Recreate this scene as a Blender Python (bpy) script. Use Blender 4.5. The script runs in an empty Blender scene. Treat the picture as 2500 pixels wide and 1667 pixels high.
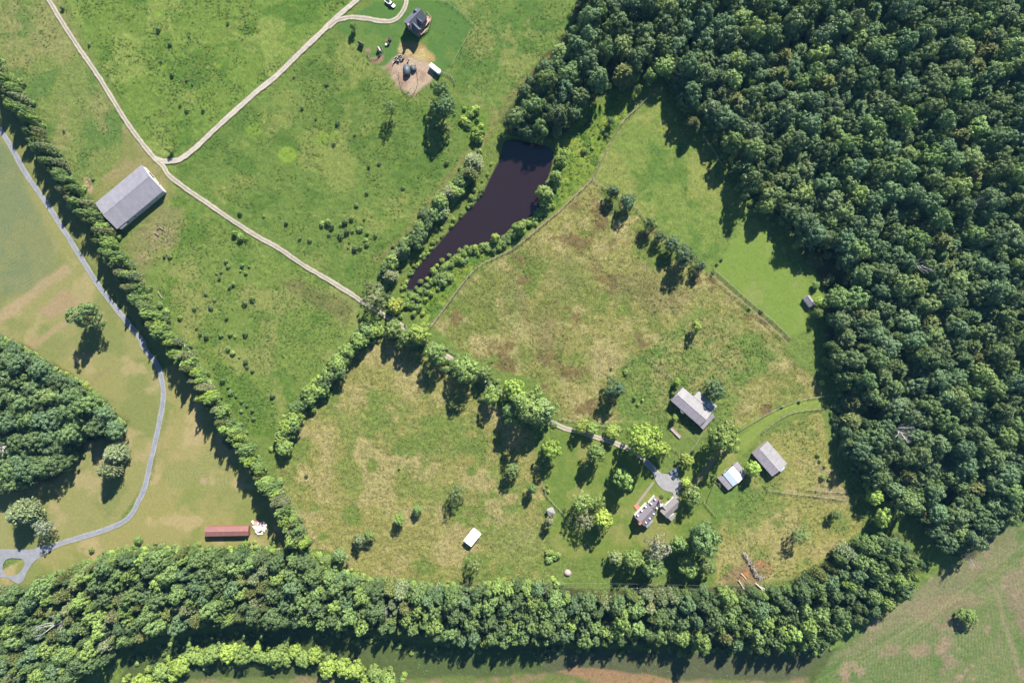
import bpy, math, random
import numpy as np
from mathutils import Vector, Matrix

R = math.radians
random.seed(7)
RNG = np.random.default_rng(7)
scene = bpy.context.scene
COL = scene.collection

# ------------------------------------------------------------------ camera, sky, sun
S = 0.2            # metres of ground per photograph pixel
HC = 350.0         # camera height
cam_d = bpy.data.cameras.new('camera')
cam = bpy.data.objects.new('camera', cam_d)
COL.objects.link(cam)
cam.location = (0, 0, HC)
cam_d.sensor_width = 36.0
cam_d.lens = 36.0 * HC / 500.0
cam_d.clip_start = 1.0
cam_d.clip_end = 20000.0
scene.camera = cam

SUN_EL = R(41)
SHX, SHY = -0.36, -0.933          # ground direction in which shadows fall
sd_az = math.atan2(-SHX, -SHY)    # sun azimuth from +Y, clockwise
world = bpy.data.worlds.new('World')
scene.world = world
world.use_nodes = True
nt = world.node_tree
bg = nt.nodes['Background']
sky = nt.nodes.new('ShaderNodeTexSky')
sky.sky_type = 'NISHITA'
sky.sun_disc = False
sky.sun_elevation = SUN_EL
sky.sun_rotation = sd_az
sky.altitude = 200
sky.air_density = 1.0
sky.dust_density = 0.0
sky.ozone_density = 5.0
nt.links.new(sky.outputs[0], bg.inputs[0])
bg.inputs[1].default_value = 0.066

sun_d = bpy.data.lights.new('sun', 'SUN')
sun_d.energy = 5.0
sun_d.angle = R(0.53)
sun_d.color = (1.0, 0.95, 0.86)
sun = bpy.data.objects.new('sun', sun_d)
COL.objects.link(sun)
dv = Vector((SHX * math.cos(SUN_EL), SHY * math.cos(SUN_EL), -math.sin(SUN_EL)))
sun.rotation_euler = dv.to_track_quat('-Z', 'Y').to_euler()
sun.location = (60, 150, 200)

vs = scene.view_settings
vs.view_transform = 'Standard'
vs.look = 'None'
vs.gamma = 1.0
vs.exposure = 1.56
vs.use_curve_mapping = False
try:
    scene.cycles.max_bounces = 5
    scene.cycles.diffuse_bounces = 3
    scene.cycles.transparent_max_bounces = 4
    scene.cycles.use_denoising = True
except Exception:
    pass

# ------------------------------------------------------------------ coordinates
FK = 2500.0 / 2352.0
ROWS = (0, 420, 840, 1247)


def F(pts):
    """points read in the full view of the photograph -> photograph pixels"""
    return [(x * FK, y * FK) for x, y in pts]


def T(c, r, pts):
    """points read in an enlarged tile -> photograph pixels"""
    return [(625 * c + x / 3.733, ROWS[r] + y / 3.733) for x, y in pts]


def ZM(ox, oy, k, pts):
    return [(ox + x / k, oy + y / k) for x, y in pts]


def W(u, v, z=0.0):
    """photograph pixel seen at height z -> world point"""
    k = 1.0 - z / HC
    return Vector(((u - 1250.0) * S * k, (833.5 - v) * S * k, z))


KALB = 0.30


def srgb(c):
    c = np.asarray(c, float) / 255.0
    return np.where(c <= 0.04045, c / 12.92, ((c + 0.055) / 1.055) ** 2.4)


def alb(r, g, b, k=KALB):
    return tuple(float(x) * k for x in srgb((r, g, b)))


# ------------------------------------------------------------------ numpy noise
_tab = RNG.random((8, 256, 256)).astype(np.float32)


def vn(x, y, scale, seed=0):
    t = _tab[seed % 8]
    fx = x / scale + 37.1 * seed
    fy = y / scale + 91.7 * seed
    ix = np.floor(fx).astype(np.int64)
    iy = np.floor(fy).astype(np.int64)
    ax = fx - ix
    ay = fy - iy
    ax = ax * ax * (3 - 2 * ax)
    ay = ay * ay * (3 - 2 * ay)
    x0 = ix % 256
    x1 = (ix + 1) % 256
    y0 = iy % 256
    y1 = (iy + 1) % 256
    return (t[y0, x0] * (1 - ax) + t[y0, x1] * ax) * (1 - ay) + (t[y1, x0] * (1 - ax) + t[y1, x1] * ax) * ay


def fbm(x, y, scale, seed=0, octs=4, gain=0.55):
    s = 0
    a = 1.0
    n = 0
    for i in range(octs):
        s = s + a * vn(x, y, scale / 2 ** i, seed + i)
        n += a
        a *= gain
    return s / n


def sstep(a, b, x):
    t = np.clip((x - a) / (b - a), 0, 1)
    return t * t * (3 - 2 * t)


def sdf(poly, x, y):
    """signed distance, inside positive"""
    p = np.asarray(poly, float)
    q = np.roll(p, -1, axis=0)
    d2 = np.full(x.shape, 1e18)
    ins = np.zeros(x.shape, bool)
    for (ax, ay), (bx, by) in zip(p, q):
        ex, ey = bx - ax, by - ay
        wx, wy = x - ax, y - ay
        t = np.clip((wx * ex + wy * ey) / (ex * ex + ey * ey + 1e-12), 0, 1)
        d2 = np.minimum(d2, (wx - t * ex) ** 2 + (wy - t * ey) ** 2)
        c = (ay > y) != (by > y)
        if abs(ey) > 1e-12:
            ins ^= c & (x < ax + (y - ay) * ex / ey)
    return np.where(ins, 1, -1) * np.sqrt(d2)


def dline(pts, x, y):
    p = np.asarray(pts, float)
    d2 = np.full(x.shape, 1e18)
    for (ax, ay), (bx, by) in zip(p[:-1], p[1:]):
        ex, ey = bx - ax, by - ay
        wx, wy = x - ax, y - ay
        t = np.clip((wx * ex + wy * ey) / (ex * ex + ey * ey + 1e-12), 0, 1)
        d2 = np.minimum(d2, (wx - t * ex) ** 2 + (wy - t * ey) ** 2)
    return np.sqrt(d2)


def smooth(pts, n=8, closed=False):
    p = [np.array(q, float) for q in pts]
    m = len(p)
    out = []
    rng = range(m if closed else m - 1)
    for i in rng:
        if closed:
            a, b, c, d = p[(i - 1) % m], p[i], p[(i + 1) % m], p[(i + 2) % m]
        else:
            a, b, c, d = p[max(i - 1, 0)], p[i], p[i + 1], p[min(i + 2, m - 1)]
        for k in range(n):
            t = k / n
            out.append(0.5 * ((2 * b) + (-a + c) * t + (2 * a - 5 * b + 4 * c - d) * t * t + (-a + 3 * b - 3 * c + d) * t ** 3))
    if not closed:
        out.append(p[-1])
    return [tuple(q) for q in out]


# ------------------------------------------------------------------ materials
MATS = {}


def mat(name, color=(0.5, 0.5, 0.5), rough=0.8, spec=0.3, metal=0.0, noise=0.0, nscale=2.0, color2=None, stretch=None):
    if name in MATS:
        return MATS[name]
    m = bpy.data.materials.new(name)
    m.use_nodes = True
    n = m.node_tree
    b = n.nodes['Principled BSDF']
    b.inputs['Roughness'].default_value = rough
    b.inputs['Metallic'].default_value = metal
    b.inputs['Specular IOR Level'].default_value = spec
    if noise > 0 or color2 is not None:
        tc = n.nodes.new('ShaderNodeTexCoord')
        nz = n.nodes.new('ShaderNodeTexNoise')
        nz.inputs['Scale'].default_value = nscale
        nz.inputs['Detail'].default_value = 6
        nz.inputs['Roughness'].default_value = 0.65
        if stretch:
            mp = n.nodes.new('ShaderNodeMapping')
            mp.inputs['Scale'].default_value = stretch
            n.links.new(tc.outputs['Object'], mp.inputs['Vector'])
            n.links.new(mp.outputs['Vector'], nz.inputs['Vector'])
        else:
            n.links.new(tc.outputs['Object'], nz.inputs['Vector'])
        mx = n.nodes.new('ShaderNodeMix')
        mx.data_type = 'RGBA'
        c2 = color2 if color2 is not None else tuple(max(0, c * (1 - noise)) for c in color)
        c1 = color if color2 is not None else tuple(min(1, c * (1 + noise)) for c in color)
        rp = n.nodes.new('ShaderNodeMapRange')
        rp.inputs['From Min'].default_value = 0.35
        rp.inputs['From Max'].default_value = 0.65
        n.links.new(nz.outputs['Fac'], rp.inputs['Value'])
        n.links.new(rp.outputs['Result'], mx.inputs['Factor'])
        mx.inputs['A'].default_value = (*c2, 1)
        mx.inputs['B'].default_value = (*c1, 1)
        n.links.new(mx.outputs['Result'], b.inputs['Base Color'])
    else:
        b.inputs['Base Color'].default_value = (*color, 1)
    MATS[name] = m
    return m


def ground_material():
    m = bpy.data.materials.new('ground_cover')
    m.use_nodes = True
    n = m.node_tree
    b = n.nodes['Principled BSDF']
    b.inputs['Roughness'].default_value = 0.95
    b.inputs['Specular IOR Level'].default_value = 0.1
    at = n.nodes.new('ShaderNodeAttribute')
    at.attribute_name = 'albedo'
    tc = n.nodes.new('ShaderNodeTexCoord')

    def noise(scale, detail, stretch=None):
        nz = n.nodes.new('ShaderNodeTexNoise')
        nz.inputs['Scale'].default_value = scale
        nz.inputs['Detail'].default_value = detail
        nz.inputs['Roughness'].default_value = 0.6
        if stretch:
            mp = n.nodes.new('ShaderNodeMapping')
            mp.inputs['Rotation'].default_value = (0, 0, R(stretch[2]))
            mp.inputs['Scale'].default_value = (stretch[0], stretch[1], 1)
            n.links.new(tc.outputs['Object'], mp.inputs['Vector'])
            n.links.new(mp.outputs['Vector'], nz.inputs['Vector'])
        else:
            n.links.new(tc.outputs['Object'], nz.inputs['Vector'])
        return nz.outputs['Fac']

    def math_(op, a, c):
        k = n.nodes.new('ShaderNodeMath')
        k.operation = op
        for i, v in enumerate((a, c)):
            if isinstance(v, (int, float)):
                k.inputs[i].default_value = v
            else:
                n.links.new(v, k.inputs[i])
        return k.outputs[0]

    n1 = noise(0.75, 2)
    n3 = noise(2.0, 2, (1.0, 0.7, 30))
    n2 = noise(0.16, 4)
    v = math_('ADD', math_('MULTIPLY', math_('SUBTRACT', n1, 0.5), 3.2), math_('MULTIPLY', math_('SUBTRACT', n2, 0.5), 0.7))
    v = math_('ADD', v, math_('MULTIPLY', math_('SUBTRACT', n3, 0.5), 5.0))
    v = math_('MULTIPLY', v, at.outputs['Alpha'])
    v = math_('ADD', v, 1.0)
    v = math_('MAXIMUM', v, 0.35)
    vm = n.nodes.new('ShaderNodeVectorMath')
    vm.operation = 'SCALE'
    n.links.new(at.outputs['Color'], vm.inputs[0])
    n.links.new(v, vm.inputs['Scale'])
    n.links.new(vm.outputs[0], b.inputs['Base Color'])
    return m


M_GROUND = ground_material()


def foliage_material(inst=False):
    m = bpy.data.materials.new('foliage_scattered' if inst else 'foliage')
    m.use_nodes = True
    n = m.node_tree
    b = n.nodes['Principled BSDF']
    out = n.nodes['Material Output']
    b.inputs['Roughness'].default_value = 0.6
    b.inputs['Specular IOR Level'].default_value = 0.25
    oi = n.nodes.new('ShaderNodeObjectInfo')
    ge = n.nodes.new('ShaderNodeNewGeometry')
    mr = n.nodes.new('ShaderNodeMapRange')
    mr.inputs['To Min'].default_value = 0.65
    mr.inputs['To Max'].default_value = 1.35
    n.links.new(ge.outputs['Random Per Island'], mr.inputs['Value'])
    mr2 = n.nodes.new('ShaderNodeMapRange')
    mr2.inputs['To Min'].default_value = 0.82
    mr2.inputs['To Max'].default_value = 1.18
    n.links.new(oi.outputs['Random'], mr2.inputs['Value'])
    mu = n.nodes.new('ShaderNodeMath')
    mu.operation = 'MULTIPLY'
    n.links.new(mr.outputs['Result'], mu.inputs[0])
    n.links.new(mr2.outputs['Result'], mu.inputs[1])
    vm = n.nodes.new('ShaderNodeVectorMath')
    vm.operation = 'SCALE'
    if inst:
        ia = n.nodes.new('ShaderNodeAttribute')
        ia.attribute_type = 'INSTANCER'
        ia.attribute_name = 'tint'
        n.links.new(ia.outputs['Color'], vm.inputs[0])
    else:
        n.links.new(oi.outputs['Color'], vm.inputs[0])
    n.links.new(mu.outputs[0], vm.inputs['Scale'])
    n.links.new(vm.outputs[0], b.inputs['Base Color'])
    tr = n.nodes.new('ShaderNodeBsdfTranslucent')
    vm2 = n.nodes.new('ShaderNodeVectorMath')
    vm2.operation = 'MULTIPLY'
    vm2.inputs[1].default_value = (1.1, 1.15, 0.6)
    n.links.new(vm.outputs[0], vm2.inputs[0])
    n.links.new(vm2.outputs[0], tr.inputs['Color'])
    ms = n.nodes.new('ShaderNodeMixShader')
    ms.inputs[0].default_value = 0.18
    n.links.new(b.outputs[0], ms.inputs[1])
    n.links.new(tr.outputs[0], ms.inputs[2])
    n.links.new(ms.outputs[0], out.inputs['Surface'])
    return m


M_LEAF = foliage_material()
M_LEAF_I = foliage_material(True)
M_BARK = mat('bark', (0.09, 0.07, 0.055), 0.95, 0.1, noise=0.4, nscale=3)
M_DEAD = mat('dead_wood', (0.36, 0.33, 0.31), 0.9, 0.1, noise=0.3, nscale=3)
M_POST = mat('fence_wood', (0.26, 0.235, 0.20), 0.95, 0.1, noise=0.35, nscale=2)
M_POLE = mat('pole_wood', (0.2, 0.17, 0.14), 0.9, 0.1, noise=0.3, nscale=2)


# ------------------------------------------------------------------ object helpers
def link_mesh(name, verts, faces, material=None, parent=None, smooth_=False):
    me = bpy.data.meshes.new(name)
    me.from_pydata([tuple(v) for v in verts], [], [tuple(f) for f in faces])
    me.update()
    if smooth_:
        me.shade_smooth()
    if material:
        me.materials.append(material)
    o = bpy.data.objects.new(name, me)
    COL.objects.link(o)
    if parent:
        o.parent = parent
    return o


def np_mesh(name, V, Fq, material=None):
    """fast mesh from arrays; Fq (n,k)"""
    V = np.asarray(V, np.float32)
    Fq = np.asarray(Fq, np.int32)
    me = bpy.data.meshes.new(name)
    n, k = Fq.shape
    me.vertices.add(len(V))
    me.vertices.foreach_set('co', V.ravel())
    me.loops.add(n * k)
    me.loops.foreach_set('vertex_index', Fq.ravel())
    me.polygons.add(n)
    me.polygons.foreach_set('loop_start', np.arange(0, n * k, k, dtype=np.int32))
    me.polygons.foreach_set('loop_total', np.full(n, k, np.int32))
    me.update(calc_edges=True)
    if material:
        me.materials.append(material)
    return me


def tag(o, label=None, cat=None, group=None, kind=None):
    if label:
        o['label'] = label
    if cat:
        o['category'] = cat
    if group:
        o['group'] = group
    if kind:
        o['kind'] = kind
    return o


def empty(name, loc, rz=0.0):
    o = bpy.data.objects.new(name, None)
    o.empty_display_size = 0.5
    COL.objects.link(o)
    o.location = loc
    o.rotation_euler = (0, 0, rz)
    return o


class MB:
    def __init__(self):
        self.v = []
        self.f = []

    def add(self, vs, fs):
        b = len(self.v)
        self.v += [tuple(x) for x in vs]
        self.f += [tuple(i + b for i in f) for f in fs]
        return self

    def box(self, x0, x1, y0, y1, z0, z1, M=None):
        vs = [(x, y, z) for z in (z0, z1) for y in (y0, y1) for x in (x0, x1)]
        if M is not None:
            vs = [M @ Vector(q) for q in vs]
        return self.add(vs, [(0, 2, 3, 1), (4, 5, 7, 6), (0, 1, 5, 4), (2, 6, 7, 3), (0, 4, 6, 2), (1, 3, 7, 5)])

    def slab(self, quad, th):
        """quad of 4 points (top), extruded down by th"""
        q = [Vector(p) for p in quad]
        lo = [p - Vector((0, 0, th)) for p in q]
        return self.add(q + lo, [(0, 1, 2, 3), (7, 6, 5, 4), (0, 4, 5, 1), (1, 5, 6, 2), (2, 6, 7, 3), (3, 7, 4, 0)])

    def tube(self, pts, rads, n=6, cap=True):
        pts = [Vector(p) for p in pts]
        rings = []
        for i, p in enumerate(pts):
            a = pts[max(i - 1, 0)]
            b = pts[min(i + 1, len(pts) - 1)]
            d = (b - a).normalized()
            up = Vector((0, 0, 1)) if abs(d.z) < 0.9 else Vector((1, 0, 0))
            s = d.cross(up).normalized()
            t = s.cross(d)
            r = rads[i] if hasattr(rads, '__len__') else rads
            rings.append([p + (s * math.cos(2 * math.pi * k / n) + t * math.sin(2 * math.pi * k / n)) * r for k in range(n)])
        vs = [q for rg in rings for q in rg]
        fs = []
        for i in range(len(pts) - 1):
            for k in range(n):
                k2 = (k + 1) % n
                fs.append((i * n + k, i * n + k2, (i + 1) * n + k2, (i + 1) * n + k))
        if cap:
            fs.append(tuple(range(n - 1, -1, -1)))
            fs.append(tuple((len(pts) - 1) * n + k for k in range(n)))
        return self.add(vs, fs)

    def build(self, name, material, parent=None, sm=False):
        return link_mesh(name, self.v, self.f, material, parent, sm)


def poly_sheet(name, poly_px, z, material, kind='structure', holes=None, label=None):
    import bmesh
    bm = bmesh.new()
    loops = [poly_px] + (holes or [])
    edges = []
    for lp in loops:
        vsx = [bm.verts.new(W(u, v, 0) + Vector((0, 0, z))) for u, v in lp]
        for i in range(len(vsx)):
            edges.append(bm.edges.new((vsx[i], vsx[(i + 1) % len(vsx)])))
    bmesh.ops.triangle_fill(bm, use_beauty=True, use_dissolve=False, edges=edges)
    for f in bm.faces:
        if f.normal.z < 0:
            f.normal_flip()
    me = bpy.data.meshes.new(name)
    bm.to_mesh(me)
    bm.free()
    me.materials.append(material)
    o = bpy.data.objects.new(name, me)
    COL.objects.link(o)
    tag(o, label, None, None, kind)
    return o


# ------------------------------------------------------------------ ground
POND = smooth(F([(1165, 322), (1220, 328), (1262, 340), (1270, 362), (1263, 395), (1250, 430), (1238, 478), (1215, 500), (1185, 512), (1150, 545),
                 (1120, 558), (1085, 566), (1060, 577), (1035, 594), (1010, 615), (985, 640), (965, 660), (942, 667), (935, 655), (958, 616),
                 (990, 580), (1020, 545), (1050, 510), (1080, 480), (1108, 447), (1128, 405), (1150, 362)]), 4, True)

ROAD_A = T(0, 0, [(405, -60), (445, 0), (560, 190), (720, 440), (900, 700), (1060, 960), (1180, 1150), (1300, 1310), (1390, 1420), (1490, 1520)]) + \
    T(0, 1, [(1540, 30), (1680, 140), (1900, 290), (2100, 430), (2333, 580)]) + \
    T(1, 1, [(200, 690), (420, 840), (640, 970), (850, 1100), (1000, 1200), (1180, 1310), (1290, 1375)]) + \
    F([(960, 775), (1000, 803), (1050, 832), (1098, 868), (1150, 900), (1205, 935), (1285, 978), (1345, 996), (1420, 1020), (1468, 1045), (1498, 1073), (1515, 1090)])
ROAD_B = T(0, 0, [(1400, 1440), (1480, 1468), (1570, 1468), (1660, 1440), (1800, 1330), (2000, 1140), (2333, 840)]) + \
    T(1, 0, [(200, 680), (400, 480), (600, 290), (700, 190), (800, 100), (920, 0), (980, -60)])
ROAD_C = T(1, 0, [(660, 250), (740, 188), (860, 160), (1000, 170), (1150, 195), (1260, 185), (1320, 130), (1360, 60), (1372, 0), (1372, -60)])
LANE = F([(-40, 230), (0, 297), (30, 345), (60, 400), (110, 472), (160, 550), (200, 614), (228, 658), (260, 700), (300, 750), (330, 788)]) + \
    T(0, 2, [(1290, 0), (1390, 130), (1450, 230), (1480, 350), (1488, 470), (1475, 600), (1440, 780), (1400, 960), (1360, 1130), (1310, 1330), (1250, 1450)]) + \
    T(0, 3, [(1220, 0), (1160, 70), (1060, 130), (900, 190), (700, 250), (550, 295), (430, 345)])
FENCE_POND = F([(1508, 205), (1470, 243), (1438, 272), (1410, 312), (1385, 362), (1368, 395), (1358, 415), (1320, 450), (1290, 480), (1240, 522), (1180, 570),
                (1110, 605), (1085, 625), (1060, 655), (1020, 710), (990, 750)])

fx = np.arange(-286, 286.01, 0.8)
fy = np.arange(-198, 198.01, 0.8)


def extend(a):
    out = []
    d = 3.0
    x = a[-1]
    while x < 8000:
        x += d
        d *= 1.7
        out.append(x)
    o = np.array(out)
    return np.concatenate([-o[::-1] + (a[0] + a[-1]), a, o])


gx = extend(fx)
gy = extend(fy)
GX, GY = np.meshgrid(gx, gy)
U = GX / S + 1250.0
V_ = 833.5 - GY / S
shape = U.shape
warp1 = (fbm(U, V_, 40, 1, 3) - 0.5)
warp2 = (fbm(U, V_, 40, 4, 3) - 0.5)
ALB = np.zeros(shape + (3,))
ROUGH = np.full(shape, 0.30)
AMP = np.full(shape, 0.22)
ALB[:] = srgb((132, 156, 80))


def win(poly, pad):
    p = np.asarray(poly)
    c = (gx / S + 1250.0)
    r = (833.5 - gy / S)
    i = np.where((c > p[:, 0].min() - pad) & (c < p[:, 0].max() + pad))[0]
    j = np.where((r > p[:, 1].min() - pad) & (r < p[:, 1].max() + pad))[0]
    if len(i) == 0 or len(j) == 0:
        return None
    return slice(j[0], j[-1] + 1), slice(i[0], i[-1] + 1)


def paint(poly, col, feather=6, warp=12, strength=1.0, rough=None, amp=None, mix=None):
    """mix: list of (col2, scale_px, lo, hi, seed)"""
    w = win(poly, feather + warp + 4)
    if w is None:
        return
    u, v = U[w], V_[w]
    d = sdf(poly, u + warp1[w] * warp * 2, v + warp2[w] * warp * 2)
    m = sstep(-feather, feather, d) * strength
    c = np.broadcast_to(srgb(col), u.shape + (3,)).copy()
    for (c2, sc, lo, hi, sd) in (mix or []):
        k = sstep(lo, hi, fbm(u, v, sc, sd, 4))[..., None]
        c = c * (1 - k) + srgb(c2) * k
    ALB[w] = ALB[w] * (1 - m[..., None]) + c * m[..., None]
    if rough is not None:
        ROUGH[w] = ROUGH[w] * (1 - m) + rough * m
    if amp is not None:
        AMP[w] = AMP[w] * (1 - m) + amp * m


def streak(pts, width, col, strength=0.7, feather=2.5, warp=3, rough=None, amp=None):
    w = win(pts, width + feather + warp + 4)
    if w is None:
        return
    u, v = U[w], V_[w]
    d = dline(pts, u + warp1[w] * warp * 2, v + warp2[w] * warp * 2)
    m = (1 - sstep(width / 2 - feather, width / 2 + feather, d)) * strength
    ALB[w] = ALB[w] * (1 - m[..., None]) + srgb(col) * m[..., None]
    if rough is not None:
        ROUGH[w] = ROUGH[w] * (1 - m) + rough * m
    if amp is not None:
        AMP[w] = AMP[w] * (1 - m) + amp * m


def stripes(poly, ang, period, col, strength, center=None, feather=8, seed=2):
    w = win(poly, feather + 10)
    if w is None:
        return
    u, v = U[w], V_[w]
    m = sstep(-feather, feather, sdf(poly, u, v))
    wob = fbm(u, v, 60, seed, 2) * period * 0.9
    if center:
        t = np.hypot(u - center[0], v - center[1]) + wob
    else:
        t = u * math.cos(R(ang)) + v * math.sin(R(ang)) + wob
    s = 0.5 + 0.5 * np.sin(t / period * 2 * math.pi)
    s = s * sstep(0.25, 0.65, fbm(u, v, 70, seed + 3, 3))
    k = (m * s * strength)[..., None]
    ALB[w] = ALB[w] * (1 - k) + srgb(col) * k


# fields ------------------------------------------------------------
paint(F([(-60, -60), (110, -60), (262, 230), (345, 352), (300, 400), (222, 470), (100, 330), (-60, 120)]), (142, 160, 88), 6, 8,
      mix=[((116, 148, 78), 60, 0.5, 0.62, 1), ((160, 164, 100), 90, 0.55, 0.7, 4)])
paint(F([(115, -60), (860, -60), (780, 52), (395, 365), (345, 350)]), (132, 162, 76), 5, 6,
      mix=[((108, 146, 64), 55, 0.5, 0.62, 2), ((154, 174, 90), 70, 0.56, 0.68, 5)])
paint(F([(400, 370), (780, 60), (830, 130), (880, 170), (1040, 230), (1110, 270), (1130, 300), (1000, 470), (880, 620), (820, 680), (600, 537), (420, 420)]),
      (126, 154, 76), 6, 8, mix=[((108, 142, 66), 60, 0.5, 0.64, 3), ((150, 166, 88), 80, 0.55, 0.68, 6)])
paint(F([(990, -60), (1400, -60), (1290, 90), (1150, 270), (1080, 235), (1030, 180)]), (128, 156, 80), 6, 8,
      mix=[((150, 164, 92), 60, 0.5, 0.62, 1), ((110, 146, 72), 50, 0.52, 0.62, 4)])
paint(F([(285, 560), (400, 440), (600, 548), (820, 692), (830, 750), (700, 890), (640, 1010), (560, 990), (300, 590)]), (136, 160, 80), 6, 8,
      mix=[((114, 148, 68), 50, 0.5, 0.64, 2), ((158, 168, 94), 70, 0.54, 0.68, 5)])
paint(F([(285, 565), (370, 470), (420, 480), (420, 540), (350, 600), (330, 650)]), (158, 156, 100), 12, 14, 0.8,
      mix=[((176, 160, 118), 30, 0.55, 0.65, 3)])
paint(F([(690, 640), (810, 700), (800, 740), (700, 690), (640, 640)]), (136, 132, 82), 14, 14, 0.75)
paint(F([(460, 780), (640, 940), (640, 1000), (560, 985), (470, 850)]), (120, 154, 66), 14, 14, 0.7)
# centre paddock
paint(F([(1368, 405), (1650, 640), (1812, 780), (1800, 810), (1890, 880), (1880, 930), (1700, 1000), (1440, 970), (1285, 968), (1230, 870), (1100, 840), (990, 745), (1070, 645), (1180, 572)]),
      (166, 163, 95), 4, 5, rough=0.46, amp=0.34,
      mix=[((142, 152, 80), 80, 0.48, 0.62, 1), ((186, 176, 116), 50, 0.52, 0.66, 6), ((128, 148, 74), 110, 0.56, 0.7, 3), ((144, 128, 82), 45, 0.62, 0.72, 4)])
for cx, cy, rx, ry, c in [(1460, 660, 60, 40, (138, 130, 84)), (1300, 640, 50, 60, (140, 146, 84)), (1180, 690, 18, 80, (120, 150, 74)), (1260, 760, 30, 70, (146, 134, 86)),
                          (1400, 600, 70, 30, (172, 168, 100)), (1530, 690, 40, 25, (136, 126, 84)), (1390, 830, 50, 40, (188, 176, 120))]:
    paint([(u * FK + rx * math.cos(a) * 1.0, v * FK + ry * math.sin(a)) for (u, v) in [(cx, cy)] for a in np.linspace(0, 6.28, 14)[:-1]], c, 22, 26, 0.55)
paint(F([(1410, 840), (1500, 800), (1600, 700), (1790, 800), (1800, 830), (1700, 900), (1660, 990), (1500, 1000), (1420, 960)]), (132, 158, 82), 16, 22, 0.8,
      mix=[((164, 164, 98), 45, 0.5, 0.62, 2), ((112, 150, 74), 40, 0.54, 0.64, 5)])
streak(F([(1190, 580), (1185, 660), (1215, 750), (1250, 800), (1290, 850)]), 26, (134, 128, 80), 0.4, 10, 8)
# lower paddock
paint(F([(880, 770), (1040, 842), (1100, 900), (1225, 1000), (1250, 1120), (1265, 1335), (1000, 1345), (780, 1310), (700, 1250), (630, 1080), (680, 970), (770, 850)]),
      (168, 165, 95), 5, 6, rough=0.44, amp=0.28,
      mix=[((146, 158, 84), 75, 0.5, 0.62, 4), ((188, 177, 116), 50, 0.52, 0.66, 1), ((134, 154, 78), 60, 0.6, 0.7, 7)])
paint(F([(1100, 1200), (1330, 1180), (1340, 1320), (1150, 1330)]), (138, 158, 84), 30, 30, 0.6)
# north-east paddock and lawn
paint(F([(1510, 203), (1640, 370), (1735, 500), (1690, 560), (1645, 640), (1365, 412), (1400, 330)]), (142, 166, 84), 4, 5, rough=0.28,
      mix=[((118, 152, 74), 45, 0.5, 0.62, 2), ((160, 172, 92), 60, 0.52, 0.66, 5)])
paint(F([(1735, 500), (1800, 590), (1900, 690), (1850, 760), (1815, 778), (1640, 622), (1690, 545)]), (146, 174, 84), 5, 5, rough=0.14, amp=0.08,
      mix=[((160, 176, 96), 60, 0.5, 0.64, 3)])
# homestead lawn
paint(F([(1280, 985), (1420, 1022), (1530, 1090), (1640, 1020), (1720, 965), (1890, 910), (1890, 935), (1760, 990), (1640, 1120), (1660, 1190), (1520, 1260), (1330, 1290), (1262, 1260), (1255, 1100)]),
      (144, 164, 80), 5, 5, rough=0.18, amp=0.08, mix=[((128, 156, 74), 40, 0.5, 0.64, 1), ((166, 170, 96), 50, 0.56, 0.7, 4)])
paint(F([(1690, 1010), (1745, 965), (1800, 932), (1890, 913), (1895, 934), (1800, 952), (1755, 985), (1710, 1035)]), (156, 178, 88), 4, 3, 0.9)
stripes(F([(1640, 1110), (1660, 1030), (1760, 950), (1890, 912), (1890, 932), (1760, 990), (1690, 1060)]), 55, 14, (168, 180, 96), 0.5)
# south-east paddock
paint(F([(1750, 1000), (1885, 938), (1925, 1100), (1995, 1200), (1940, 1250), (1840, 1330), (1640, 1345), (1650, 1220), (1700, 1120)]), (172, 170, 96), 6, 8, rough=0.4, amp=0.28,
      mix=[((142, 158, 84), 50, 0.5, 0.62, 2), ((186, 176, 112), 60, 0.54, 0.66, 5)])
paint(F([(1615, 1130), (1690, 1100), (1760, 1140), (1700, 1200), (1650, 1190)]), (122, 154, 78), 12, 12, 0.8)
paint(F([(1880, 1060), (1930, 1110), (1960, 1160), (1870, 1150)]), (186, 168, 128), 14, 16, 0.6)
paint(F([(1690, 1300), (1760, 1280), (1775, 1310), (1740, 1345), (1640, 1345)]), (170, 142, 108), 10, 12, 0.8)
for q in [(1748, 1292, 9), (1765, 1307, 7), (1718, 1312, 7), (1712, 1322, 9)]:
    paint([(q[0] * FK + q[2] * math.cos(a), q[1] * FK + q[2] * math.sin(a)) for a in np.linspace(0, 6.28, 10)[:-1]], (206, 150, 106), 3, 5, 0.9)
# left field beyond the lane
paint(F([(-80, 170), (0, 297), (60, 402), (228, 660), (335, 790), (376, 900), (345, 1090), (262, 1212), (100, 1262), (-80, 1270)]), (176, 174, 108), 4, 4, rough=0.12, amp=0.06,
      mix=[((158, 166, 98), 90, 0.48, 0.62, 1), ((196, 184, 128), 60, 0.60, 0.74, 6)])
paint(F([(-80, 220), (20, 350), (60, 430), (125, 560), (120, 625), (60, 665), (-80, 720)]), (136, 152, 108), 16, 12, 0.9, mix=[((152, 158, 104), 70, 0.5, 0.6, 3)])
stripes(F([(-80, 220), (20, 350), (60, 430), (135, 560), (130, 630), (60, 668), (-80, 720)]), 0, 8, (162, 170, 124), 0.5, center=(-20, 560))
streak(F([(-20, 745), (40, 700), (100, 655), (150, 620)]), 24, (204, 180, 138), 0.9, 6, 8)
streak(F([(10, 850), (60, 800), (120, 760), (180, 720)]), 16, (200, 176, 134), 0.85, 5, 8)
paint(F([(90, 710), (150, 665), (180, 690), (150, 720), (110, 735)]), (200, 172, 134), 9, 10, 0.9)
stripes(F([(-60, 640), (180, 620), (230, 720), (160, 820), (60, 800), (-60, 760)]), 55, 8, (178, 170, 116), 0.5)
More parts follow.
